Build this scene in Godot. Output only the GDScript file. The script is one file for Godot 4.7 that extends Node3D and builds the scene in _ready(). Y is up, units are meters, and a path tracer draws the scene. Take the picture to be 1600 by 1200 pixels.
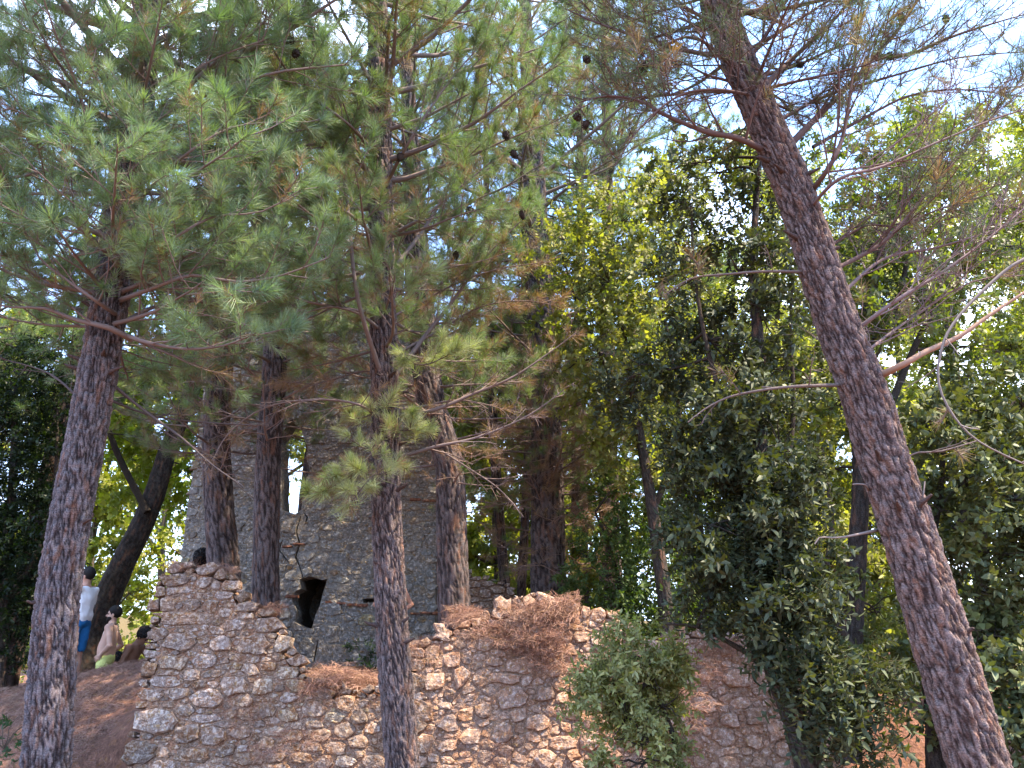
extends Node3D
# A ruined tower and rubble walls in a Mediterranean pine wood, seen from below.

var M := {}
var rng := RandomNumberGenerator.new()
var used := {}
var noise := FastNoiseLite.new()
var tuft_mesh := {}

func _ready() -> void:
	var cam := Camera3D.new()
	cam.name = "camera"
	add_child(cam)
	cam.position = Vector3(0, 1.6, 0)
	cam.rotation_degrees = Vector3(18, 0, 0)
	cam.fov = 52.79
	cam.near = 0.05
	cam.far = 900.0
	cam.current = true
	var env := Environment.new()
	env.background_mode = Environment.BG_SKY
	var sky := Sky.new()
	var sm := ProceduralSkyMaterial.new()
	sm.sky_top_color = Color(0.52, 0.68, 0.94)
	sm.sky_horizon_color = Color(0.80, 0.88, 0.97)
	sm.sky_curve = 0.18
	sm.ground_horizon_color = Color(0.45, 0.42, 0.38)
	sm.ground_bottom_color = Color(0.30, 0.27, 0.24)
	sm.sky_energy_multiplier = 1.0
	sm.sky_cover = cloud_cover()
	sm.sky_cover_modulate = Color(1, 1, 1, 0.8)
	sky.sky_material = sm
	env.sky = sky
	env.tonemap_mode = Environment.TONE_MAPPER_LINEAR
	env.tonemap_exposure = 5.0
	env.ssao_enabled = true
	env.ssil_enabled = true
	env.sdfgi_enabled = true
	var we := WorldEnvironment.new()
	we.name = "world_environment"
	we.environment = env
	add_child(we)
	var sun := DirectionalLight3D.new()
	sun.name = "sun"
	sun.light_energy = 1.3
	sun.light_color = Color(1.0, 0.93, 0.82)
	sun.light_angular_distance = 0.5
	sun.shadow_enabled = true
	add_child(sun)
	sun.look_at_from_position(Vector3(0.42, 0.88, 0.10) * 100.0, Vector3.ZERO)
	rng.seed = 20
	noise.seed = 5
	noise.frequency = 1.0
	noise.fractal_type = FastNoiseLite.FRACTAL_FBM
	noise.fractal_octaves = 3
	make_materials()
	make_sprays()
	terrain()
	walls()
	tower()
	foreground_pines()
	far_pines()
	evergreens()
	background_trees()
	litter()
	people()

# ---------------------------------------------------------------- nodes, names, metas

func numbered(called: String) -> String:
	var n: int = used.get(called, 0)
	used[called] = n + 1
	return called if n == 0 else "%s_%03d" % [called, n]

func thing(called: String, label: String, category: String, at: Vector3, group := "") -> Node3D:
	var o := Node3D.new()
	o.name = numbered(called)
	add_child(o)
	o.position = at
	o.set_meta("label", label)
	o.set_meta("category", category)
	if group != "":
		o.set_meta("group", group)
	return o

func part(parent: Node3D, called: String, mesh: Mesh, m: Material, label := "", stuff := false) -> MeshInstance3D:
	var o := MeshInstance3D.new()
	var k := 0
	var nm := called
	while parent.has_node(NodePath(nm)):
		k += 1
		nm = "%s_%03d" % [called, k]
	o.name = nm
	o.mesh = mesh
	o.material_override = m
	parent.add_child(o, true)
	if label != "":
		o.set_meta("label", label)
	if stuff:
		o.set_meta("kind", "stuff")
	return o

func scatter(parent: Node3D, called: String, mesh: Mesh, m: Material, xf: Array, cols: PackedColorArray, origin: Vector3) -> void:
	# many small alike things nobody could count, as one instanced part
	if xf.is_empty():
		return
	var b := PackedFloat32Array()
	b.resize(xf.size() * 16)
	var k := 0
	for i in xf.size():
		var t: Transform3D = xf[i]
		var q := t.basis
		var p := t.origin - origin
		b[k] = q.x.x; b[k + 1] = q.y.x; b[k + 2] = q.z.x; b[k + 3] = p.x
		b[k + 4] = q.x.y; b[k + 5] = q.y.y; b[k + 6] = q.z.y; b[k + 7] = p.y
		b[k + 8] = q.x.z; b[k + 9] = q.y.z; b[k + 10] = q.z.z; b[k + 11] = p.z
		var c := cols[i]
		b[k + 12] = c.r; b[k + 13] = c.g; b[k + 14] = c.b; b[k + 15] = 1.0
		k += 16
	var mm := MultiMesh.new()
	mm.transform_format = MultiMesh.TRANSFORM_3D
	mm.use_colors = true
	mm.mesh = mesh
	mm.instance_count = xf.size()
	mm.buffer = b
	var o := MultiMeshInstance3D.new()
	var nm := called
	var n := 0
	while parent.has_node(NodePath(nm)):
		n += 1
		nm = "%s_%03d" % [called, n]
	o.name = nm
	o.multimesh = mm
	o.material_override = m
	parent.add_child(o, true)
	o.set_meta("kind", "stuff")

class MB:
	var v := PackedVector3Array()
	var n := PackedVector3Array()
	var uv := PackedVector2Array()
	var c := PackedColorArray()
	var ix := PackedInt32Array()

	func mesh(origin := Vector3.ZERO) -> ArrayMesh:
		var a := []
		a.resize(Mesh.ARRAY_MAX)
		var w := v.duplicate()
		if origin != Vector3.ZERO:
			for i in w.size():
				w[i] -= origin
		a[Mesh.ARRAY_VERTEX] = w
		a[Mesh.ARRAY_NORMAL] = n
		a[Mesh.ARRAY_TEX_UV] = uv
		a[Mesh.ARRAY_COLOR] = c
		a[Mesh.ARRAY_INDEX] = ix
		var m := ArrayMesh.new()
		m.add_surface_from_arrays(Mesh.PRIMITIVE_TRIANGLES, a)
		return m

	func tri(a: Vector3, b: Vector3, d: Vector3, col: Color) -> void:
		# a, b, d anticlockwise seen from outside
		var k := v.size()
		var nn := (b - a).cross(d - a).normalized()
		v.append(a); v.append(d); v.append(b)
		for i in 3:
			n.append(nn); uv.append(Vector2.ZERO); c.append(col); ix.append(k + i)

	func tube(p: PackedVector3Array, r: PackedFloat32Array, s: int, col: Color, wob := 0.0) -> void:
		var a := Vector3.ZERO
		var base := v.size()
		var length := 0.0
		var m := p.size()
		for k in m:
			var t := (p[mini(k + 1, m - 1)] - p[maxi(k - 1, 0)]).normalized()
			if k == 0:
				a = t.cross(Vector3.UP if absf(t.y) < 0.9 else Vector3.RIGHT)
			else:
				length += p[k].distance_to(p[k - 1])
			a = (a - t * a.dot(t)).normalized()
			var b := t.cross(a)
			for j in s + 1:
				var w := TAU * j / s
				var d := a * cos(w) + b * sin(w)
				var rr := r[k]
				if wob > 0.0:
					rr *= 1.0 + wob * sin(7.0 * length + 3.0 * sin(w) + 11.0 * p[0].x) * sin(19.0 * length + 2.0 * cos(w))
				v.append(p[k] + d * rr)
				n.append(d)
				uv.append(Vector2(float(j) / s, length))
				c.append(col)
		for k in m - 1:
			for j in s:
				var q := base + k * (s + 1) + j
				ix.append(q); ix.append(q + s + 1); ix.append(q + 1)
				ix.append(q + 1); ix.append(q + s + 1); ix.append(q + s + 2)
		# close the far end
		var e := base + (m - 1) * (s + 1)
		var cen := v.size()
		v.append(p[m - 1]); n.append((p[m - 1] - p[m - 2]).normalized()); uv.append(Vector2.ZERO); c.append(col)
		for j in s:
			ix.append(cen); ix.append(e + j + 1); ix.append(e + j)

func smooth_path(p: Array, step: float) -> PackedVector3Array:
	# Catmull-Rom through the points, even steps
	var out := PackedVector3Array()
	for i in p.size() - 1:
		var a: Vector3 = p[maxi(i - 1, 0)]
		var b: Vector3 = p[i]
		var c: Vector3 = p[i + 1]
		var d: Vector3 = p[mini(i + 2, p.size() - 1)]
		var k := maxi(1, int(ceil(b.distance_to(c) / step)))
		for j in k:
			out.append(b.cubic_interpolate(c, a, d, float(j) / k))
	out.append(p[p.size() - 1])
	return out

func taper(m: int, r0: float, r1: float, power := 1.0) -> PackedFloat32Array:
	var r := PackedFloat32Array()
	r.resize(m)
	for i in m:
		r[i] = lerpf(r1, r0, pow(1.0 - float(i) / maxf(1.0, m - 1.0), power))
	return r

func vr(k: float) -> Vector3:
	return Vector3(rng.randf_range(-k, k), rng.randf_range(-k, k), rng.randf_range(-k, k))

func facing(y: Vector3, spin: float, s: float) -> Basis:
	# a basis whose y axis is the given direction
	var yy := y.normalized()
	var x := yy.cross(Vector3.UP if absf(yy.y) < 0.95 else Vector3.RIGHT).normalized()
	var z := x.cross(yy)
	var xx := x * cos(spin) + z * sin(spin)
	return Basis(xx * s, yy * s, xx.cross(yy) * s)

func shade(c: Color, k: float) -> Color:
	return Color(c.r * k, c.g * k, c.b * k)

# ---------------------------------------------------------------- materials

func cloud_cover() -> ImageTexture:
	var f := FastNoiseLite.new()
	f.seed = 9
	f.frequency = 1.3
	f.fractal_octaves = 5
	var im := Image.create(512, 256, false, Image.FORMAT_RGBA8)
	for y in 256:
		var th := PI * y / 256.0
		for x in 512:
			var ph := TAU * x / 512.0
			var d := Vector3(sin(th) * cos(ph), cos(th) * 1.6, sin(th) * sin(ph))
			var a := smoothstep(-0.02, 0.42, f.get_noise_3dv(d * 1.5))
			im.set_pixel(x, y, Color(1, 1, 1, a))
	return ImageTexture.create_from_image(im)

func noise_image(size: int, freq: float, octaves: int, sd: int, kind := FastNoiseLite.TYPE_SIMPLEX_SMOOTH) -> PackedByteArray:
	var f := FastNoiseLite.new()
	f.seed = sd
	f.noise_type = kind
	f.frequency = freq / size
	f.fractal_octaves = octaves
	f.fractal_type = FastNoiseLite.FRACTAL_FBM if octaves > 1 else FastNoiseLite.FRACTAL_NONE
	var im := f.get_seamless_image(size, size, false, false, 0.12, true)
	im.convert(Image.FORMAT_L8)
	return im.get_data()

func stone_texture(sd: int, base: Color, warm: Color, lichen: float, rust: float) -> ImageTexture:
	# weathered limestone: mottled body, rusty stains, white and ochre lichen spots with uneven rims
	var s := 512
	if not M.has("mottle"):
		M.mottle = [noise_image(s, 6.0, 3, 11), noise_image(s, 22.0, 4, 12), noise_image(s, 58.0, 3, 13), noise_image(s, 13.0, 3, 14), noise_image(s, 150.0, 1, 15)]
	var a: PackedByteArray = M.mottle[0]
	var b: PackedByteArray = M.mottle[1]
	var d: PackedByteArray = M.mottle[2]
	var e: PackedByteArray = M.mottle[3]
	var g: PackedByteArray = M.mottle[4]
	var jump := (sd * 7919) % (s * s)
	var out := PackedByteArray()
	out.resize(s * s * 3)
	for i in s * s:
		var i2 := (i + jump) % (s * s)
		var na := a[i2] / 255.0
		var nb := b[i] / 255.0
		var nd := d[i] / 255.0
		var ne := e[i2] / 255.0
		var ng := g[i] / 255.0
		var c := base.lerp(warm, clampf((na - 0.5) * 3.0 + rust, 0.0, 1.0))
		c = shade(c, 0.42 + 0.55 * nb + 0.58 * nd)
		var dark := smoothstep(0.60, 0.72, nd) * 0.35
		c = shade(c, 1.0 - dark)
		var w := maxf(smoothstep(0.66 - lichen, 0.70 - lichen, nb * 0.6 + ne * 0.4 + (nd - 0.5) * 0.15), smoothstep(0.74 - lichen, 0.78 - lichen, nd * 0.8 + ng * 0.2))
		c = c.lerp(Color(0.80, 0.775, 0.75), w * 0.78 * (0.75 + 0.5 * (ng - 0.5)))
		var oc := smoothstep(0.66, 0.72, ne * 0.7 + nd * 0.3)
		c = c.lerp(Color(0.52, 0.36, 0.14), oc * 0.5)
		c = shade(c, 0.9 + 0.2 * ng)
		out[i * 3] = int(clampf(c.r, 0, 1) * 255.0)
		out[i * 3 + 1] = int(clampf(c.g, 0, 1) * 255.0)
		out[i * 3 + 2] = int(clampf(c.b, 0, 1) * 255.0)
	return ImageTexture.create_from_image(Image.create_from_data(s, s, false, Image.FORMAT_RGB8, out))

func relief_texture(sd: int, f0: float, f1: float) -> ImageTexture:
	var s := 512
	var a := noise_image(s, f0, 4, sd)
	var b := noise_image(s, f1, 2, sd + 1)
	var out := PackedByteArray()
	out.resize(s * s)
	for i in s * s:
		out[i] = int(clampf(a[i] * 0.65 + b[i] * 0.35, 0, 255))
	return ImageTexture.create_from_image(Image.create_from_data(s, s, false, Image.FORMAT_L8, out))

func mat(tex: Texture2D, scale: float, bump: Texture2D, bump_cm: float, rough := 0.95) -> StandardMaterial3D:
	var m := StandardMaterial3D.new()
	m.albedo_color = Color.WHITE
	m.vertex_color_use_as_albedo = true
	m.albedo_texture = tex
	m.roughness = rough
	m.metallic_specular = 0.25
	m.uv1_triplanar = true
	m.uv1_world_triplanar = true
	m.uv1_scale = Vector3.ONE * scale
	if bump:
		m.heightmap_enabled = true
		m.heightmap_texture = bump
		m.heightmap_scale = bump_cm
	return m

func leafy(gloss: float, spec: float, back: Color) -> StandardMaterial3D:
	var m := StandardMaterial3D.new()
	m.vertex_color_use_as_albedo = true
	m.roughness = gloss
	m.metallic_specular = spec
	m.cull_mode = BaseMaterial3D.CULL_DISABLED
	m.backlight_enabled = true
	m.backlight = back
	return m

func plain(c: Color, rough := 0.85) -> StandardMaterial3D:
	var m := StandardMaterial3D.new()
	m.albedo_color = c.linear_to_srgb()
	m.roughness = rough
	m.metallic_specular = 0.3
	return m

func make_materials() -> void:
	var rough := relief_texture(3, 12.0, 50.0)
	M.grey_stone = mat(stone_texture(11, Color(0.56, 0.485, 0.445), Color(0.54, 0.39, 0.285), 0.105, 0.12), 0.75, rough, 2.2)
	M.warm_stone = mat(stone_texture(31, Color(0.65, 0.54, 0.47), Color(0.63, 0.46, 0.35), 0.05, 0.2), 0.75, rough, 2.0)
	M.tower_stone = mat(stone_texture(51, Color(0.49, 0.475, 0.455), Color(0.50, 0.44, 0.37), 0.03, -0.10), 0.6, rough, 1.8)
	M.mortar = mat(stone_texture(71, Color(0.60, 0.50, 0.43), Color(0.58, 0.43, 0.34), -0.10, 0.3), 1.1, rough, 3.0)
	M.tower_mortar = mat(stone_texture(91, Color(0.51, 0.49, 0.465), Color(0.50, 0.45, 0.39), -0.02, -0.05), 0.8, rough, 3.0)
	M.bark = mat(grain_texture(131), 3.0, relief_texture(7, 30.0, 120.0), 0.8)
	M.twig = leafy(0.9, 0.2, Color(0, 0, 0))
	M.twig.backlight_enabled = false
	M.needle = leafy(0.5, 0.4, Color(0.8, 0.9, 0.5))
	M.dark_leaf = leafy(0.48, 0.35, Color(0.85, 0.95, 0.32))
	M.dull_leaf = leafy(0.5, 0.32, Color(0.7, 0.72, 0.28))
	M.bright_leaf = leafy(0.5, 0.35, Color(0.95, 1.0, 0.45))
	M.litter = leafy(0.85, 0.2, Color(0.2, 0.15, 0.1))
	M.earth = mat(stone_texture(151, Color(0.50, 0.37, 0.31), Color(0.43, 0.32, 0.265), -0.12, 0.1), 0.55, rough, 4.0)
	M.cone = plain(Color(0.045, 0.032, 0.026))

func grain_texture(sd: int) -> ImageTexture:
	# fine flaking on bark: only colour and grain, the plates themselves are modelled
	var s := 512
	var a := noise_image(s, 22.0, 3, sd)
	var b := noise_image(s, 6.0, 2, sd + 1)
	var out := PackedByteArray()
	out.resize(s * s * 3)
	for i in s * s:
		var k := 0.45 + 0.75 * a[i] / 255.0
		var w := clampf((b[i] / 255.0 - 0.5) * 2.0, -1, 1)
		out[i * 3] = int(clampf(k * (1.0 + 0.10 * w), 0, 1) * 255.0)
		out[i * 3 + 1] = int(clampf(k, 0, 1) * 255.0)
		out[i * 3 + 2] = int(clampf(k * (1.0 - 0.06 * w), 0, 1) * 255.0)
	return ImageTexture.create_from_image(Image.create_from_data(s, s, false, Image.FORMAT_RGB8, out))

# ---------------------------------------------------------------- needle tufts and leaf sprays (shared small meshes)

func needle_tuft(count: int, length: float, width: float, spread0: float, spread1: float, along: float, droop: float, sd: int) -> ArrayMesh:
	var mb := MB.new()
	var r := RandomNumberGenerator.new()
	r.seed = sd
	for i in count:
		var t := r.randf()
		var az := r.randf() * TAU
		var an := deg_to_rad(lerpf(spread1, spread0, t) + r.randf_range(-12, 12))
		var d := Vector3(sin(an) * cos(az), cos(an), sin(an) * sin(az))
		var p0 := Vector3(0, -along * (1.0 - t), 0)
		var l := length * r.randf_range(0.75, 1.1)
		var side := d.cross(Vector3(r.randf_range(-1, 1), r.randf_range(-1, 1), r.randf_range(-1, 1))).normalized() * width * 0.5
		var p1 := p0 + d * l * 0.55
		var d2 := (d + Vector3(0, -droop, 0) * 0.0 + Vector3(r.randf_range(-1, 1), r.randf_range(-1, 1), r.randf_range(-1, 1)) * 0.12).normalized()
		var p2 := p1 + d2 * l * 0.45
		var nn := side.cross(d).normalized()
		var k := mb.v.size()
		var col := shade(Color.WHITE, r.randf_range(0.75, 1.25))
		for q in [p0 - side, p0 + side, p1 - side * 0.85, p1 + side * 0.85, p2]:
			mb.v.append(q); mb.n.append(nn); mb.uv.append(Vector2.ZERO); mb.c.append(col)
		for q in [0, 2, 1, 1, 2, 3, 2, 4, 3]:
			mb.ix.append(k + q)
	return mb.mesh()

func leaf(mb: MB, at: Vector3, d: Vector3, up: Vector3, l: float, w: float, fold: float, bend: float, col: Color, lobed := false) -> void:
	var s := d.cross(up).normalized()
	var nn := s.cross(d).normalized()
	var k := mb.v.size()
	var tip := at + d * l - nn * bend * l
	var mid := at + d * l * 0.42 - nn * bend * l * 0.25
	var pts: Array
	var nl := (nn - s * fold).normalized()
	var nr := (nn + s * fold).normalized()
	if lobed:
		pts = [at, mid, tip,
			at + d * l * 0.10 - s * w * 0.5, at + d * l * 0.42 - s * w * 0.30, at + d * l * 0.62 - s * w * 0.55,
			at + d * l * 0.10 + s * w * 0.5, at + d * l * 0.42 + s * w * 0.30, at + d * l * 0.62 + s * w * 0.55]
		for i in 9:
			var lift: float = fold * w * 0.3 if i > 2 else 0.0
			mb.v.append(pts[i] + nn * lift)
			mb.n.append(nn if i < 3 else (nl if i < 6 else nr))
			mb.uv.append(Vector2.ZERO); mb.c.append(col)
		for q in [0, 3, 1, 3, 4, 1, 4, 5, 1, 5, 2, 1, 0, 1, 6, 6, 1, 7, 7, 1, 8, 8, 1, 2]:
			mb.ix.append(k + q)
		return
	pts = [at, mid, tip, at + d * l * 0.28 - s * w * 0.5 + nn * fold * w * 0.4, at + d * l * 0.66 - s * w * 0.38 + nn * (fold * w * 0.3 - bend * l * 0.3),
		at + d * l * 0.28 + s * w * 0.5 + nn * fold * w * 0.4, at + d * l * 0.66 + s * w * 0.38 + nn * (fold * w * 0.3 - bend * l * 0.3)]
	for i in 7:
		mb.v.append(pts[i])
		mb.n.append(nn if i < 3 else ((nn - s * fold) if i < 5 else (nn + s * fold)).normalized())
		mb.uv.append(Vector2.ZERO); mb.c.append(col)
	for q in [0, 3, 1, 3, 4, 1, 4, 2, 1, 0, 1, 5, 5, 1, 6, 6, 1, 2]:
		mb.ix.append(k + q)

func leaf_spray(count: int, length: float, l: float, w: float, droop: float, sd: int, lobed := false) -> ArrayMesh:
	var mb := MB.new()
	var r := RandomNumberGenerator.new()
	r.seed = sd
	var pts := PackedVector3Array()
	for i in 4:
		var t := i / 3.0
		pts.append(Vector3(0.06 * sin(t * 2.5) * length, t * length, 0.05 * t * t * length))
	mb.tube(pts, taper(4, 0.004, 0.0015), 3, Color(0.9, 0.6, 0.5))
	for i in count:
		var t := (i + r.randf()) / count
		var p := pts[0].lerp(pts[3], t) + Vector3(0.06 * sin(t * 2.5) * length, 0, 0) * 0.5
		var az := i * 2.4 + r.randf_range(-0.5, 0.5)
		var an := deg_to_rad(lerpf(75.0, 25.0, t * t) + r.randf_range(-15, 15))
		var d := Vector3(sin(an) * cos(az), cos(an), sin(an) * sin(az))
		var side := Vector3(-sin(az), 0, cos(az))
		var up := (d.cross(side) * (1.0 if d.cross(side).y > 0.0 else -1.0) + Vector3(r.randf_range(-0.6, 0.6), r.randf_range(-0.6, 0.6), r.randf_range(-0.6, 0.6))).normalized()
		leaf(mb, p, d, up, l * r.randf_range(0.65, 1.15), w * r.randf_range(0.8, 1.15), r.randf_range(0.1, 0.45), r.randf_range(0.0, droop), shade(Color(1.0, 1.0, r.randf_range(0.8, 1.2)), r.randf_range(0.7, 1.3)), lobed)
	return mb.mesh()

func litter_clump(count: int, radius: float, length: float, lift: float, width: float, sd: int) -> ArrayMesh:
	# fallen pine needles lying across one another
	var mb := MB.new()
	var r := RandomNumberGenerator.new()
	r.seed = sd
	for i in count:
		var q := Vector2.from_angle(r.randf() * TAU) * sqrt(r.randf()) * radius
		var p := Vector3(q.x, r.randf() * lift * (1.0 - q.length() / radius), q.y)
		var az := r.randf() * TAU
		var d := Vector3(cos(az), r.randf_range(-0.55, 0.55), sin(az)).normalized()
		var l := length * r.randf_range(0.5, 1.2)
		var b := Vector3(0, -0.12 * l, 0)
		var s := d.cross(Vector3.UP + Vector3(r.randf_range(-1, 1), 0, r.randf_range(-1, 1))).normalized() * width * 0.5
		var nn := s.cross(d).normalized()
		if nn.y < 0.0:
			nn = -nn
		var k := mb.v.size()
		var col := shade(Color(1, r.randf_range(0.85, 1.1), r.randf_range(0.8, 1.1)), r.randf_range(0.6, 1.4))
		for e in [p - d * l * 0.5 + b - s, p - d * l * 0.5 + b + s, p - s, p + s, p + d * l * 0.5 + b]:
			mb.v.append(e); mb.n.append(nn); mb.uv.append(Vector2.ZERO); mb.c.append(col)
		for e in [0, 2, 1, 1, 2, 3, 2, 4, 3]:
			mb.ix.append(k + e)
	return mb.mesh()

func make_sprays() -> void:
	tuft_mesh.fresh = needle_tuft(92, 0.155, 0.0028, 12, 64, 0.09, 0.0, 1)
	tuft_mesh.fresh_b = needle_tuft(54, 0.135, 0.0028, 25, 80, 0.07, 0.0, 5)
	tuft_mesh.brush = needle_tuft(110, 0.125, 0.0027, 20, 66, 0.26, 0.0, 6)
	tuft_mesh.young = needle_tuft(48, 0.11, 0.0028, 6, 34, 0.05, 0.0, 7)
	tuft_mesh.loose = needle_tuft(56, 0.145, 0.0028, 20, 85, 0.16, 0.0, 2)
	tuft_mesh.thin = needle_tuft(26, 0.12, 0.0024, 15, 70, 0.10, 0.0, 3)
	tuft_mesh.far = needle_tuft(46, 0.17, 0.0052, 12, 70, 0.14, 0.0, 4)
	tuft_mesh.dark_a = leaf_spray(15, 0.30, 0.085, 0.036, 0.35, 11)
	tuft_mesh.dark_b = leaf_spray(11, 0.24, 0.095, 0.042, 0.45, 12)
	tuft_mesh.broad = leaf_spray(12, 0.30, 0.10, 0.055, 0.3, 13)
	tuft_mesh.plane_a = leaf_spray(11, 0.38, 0.12, 0.12, 0.3, 14, true)
	tuft_mesh.plane_b = leaf_spray(16, 0.45, 0.10, 0.07, 0.3, 15)
	tuft_mesh.litter = litter_clump(90, 0.20, 0.14, 0.07, 0.0030, 21)
	tuft_mesh.litter_flat = litter_clump(80, 0.30, 0.13, 0.02, 0.0035, 22)

class Bag:
	# instances collected per mesh
	var x := {}
	var c := {}
	func put(kind: String, t: Transform3D, col: Color) -> void:
		if not x.has(kind):
			x[kind] = []
			c[kind] = PackedColorArray()
		x[kind].append(t)
		c[kind].append(col)

func empty_bag(bag: Bag, parent: Node3D, called: String, m: Material, origin: Vector3) -> void:
	for kind in bag.x:
		scatter(parent, called, tuft_mesh[kind], m, bag.x[kind], bag.c[kind], origin)

# ---------------------------------------------------------------- ground

func ground(x: float, z: float) -> float:
	var d := -z
	var left := smoothstep(-4.0, -4.9, x)          # outside the wall's left end: an earth ramp with a crest
	var right := smoothstep(4.2, 6.5, x)
	var crest := lerpf(1.22, 0.80, smoothstep(-5.3, -7.6, x)) - 0.12 * smoothstep(-7.5, -10.0, x)
	var ramp := crest * smoothstep(8.6, 12.1, d)
	ramp = lerpf(ramp, 0.25, smoothstep(12.3, 13.7, d))
	var face := 9.55 + 0.16 * maxf(0.0, x + 1.1)     # the back of the wall faces
	var fill := 1.10 * smoothstep(face, face + 0.4, d)
	fill = lerpf(fill, 0.7, smoothstep(16.0, 24.0, d))
	var bank := 1.15 * smoothstep(10.6, 15.0, d)
	var h := lerpf(lerpf(fill, ramp, left), bank, right)
	h = lerpf(h, 0.5, smoothstep(26.0, 60.0, d))
	h += 0.06 * noise.get_noise_2d(x * 0.9, z * 0.9) * smoothstep(2.0, 6.0, d) + 0.03 * noise.get_noise_2d(x * 3.1, z * 3.1)
	var far := Vector2(x, z + 10.0).length()
	h += 10.0 * smoothstep(90.0, 320.0, far) * (0.7 + 0.5 * noise.get_noise_2d(x * 0.008, z * 0.008))
	return h

func axis_steps(near0: float, near1: float, step: float, far: float) -> PackedFloat32Array:
	var a := PackedFloat32Array()
	var x := near0
	var s := step
	var low := []
	while x > -far:
		low.append(x)
		s *= 1.22
		x -= s
	low.append(-far)
	low.reverse()
	for q in low:
		a.append(q)
	x = near0 + step
	while x < near1:
		a.append(x)
		x += step
	s = step
	while x < far:
		a.append(x)
		s *= 1.22
		x += s
	a.append(far)
	return a

func terrain() -> void:
	var xs := axis_steps(-11.0, 11.0, 0.18, 420.0)
	var zs := axis_steps(-17.0, 1.0, 0.18, 420.0)
	var w := xs.size()
	var hh := zs.size()
	var mb := MB.new()
	for j in hh:
		for i in w:
			var x := xs[i]
			var z := zs[j]
			mb.v.append(Vector3(x, ground(x, z), z))
			mb.uv.append(Vector2(x, z))
			var k := 0.85 + 0.3 * noise.get_noise_2d(x * 0.5 + 40.0, z * 0.5)
			mb.c.append(Color(1.0 * k, 0.92 * k, 0.88 * k).lerp(Color(0.55, 0.72, 0.34), smoothstep(24.0, 45.0, Vector2(x, z + 8.0).length())))
	for j in hh:
		for i in w:
			var a := mb.v[j * w + mini(i + 1, w - 1)] - mb.v[j * w + maxi(i - 1, 0)]
			var b := mb.v[mini(j + 1, hh - 1) * w + i] - mb.v[maxi(j - 1, 0) * w + i]
			mb.n.append(b.cross(a).normalized())
	for j in hh - 1:
		for i in w - 1:
			var q := j * w + i
			mb.ix.append(q); mb.ix.append(q + 1); mb.ix.append(q + w)
			mb.ix.append(q + 1); mb.ix.append(q + w + 1); mb.ix.append(q + w)
	var o := MeshInstance3D.new()
	o.name = "ground"
	o.mesh = mb.mesh()
	o.material_override = M.earth
	o.set_meta("kind", "structure")
	add_child(o)

func on_ground(x: float, z: float) -> Vector3:
	return Vector3(x, ground(x, z), z)

# ---------------------------------------------------------------- rubble masonry

func own(p: Vector2, s: Dictionary) -> float:
	var q: Vector2 = (p - s.c).rotated(-s.rot)
	var x: float = absf(q.x / s.hw)
	var y: float = absf(q.y / s.hh)
	return x * x * x + y * y * y

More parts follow.
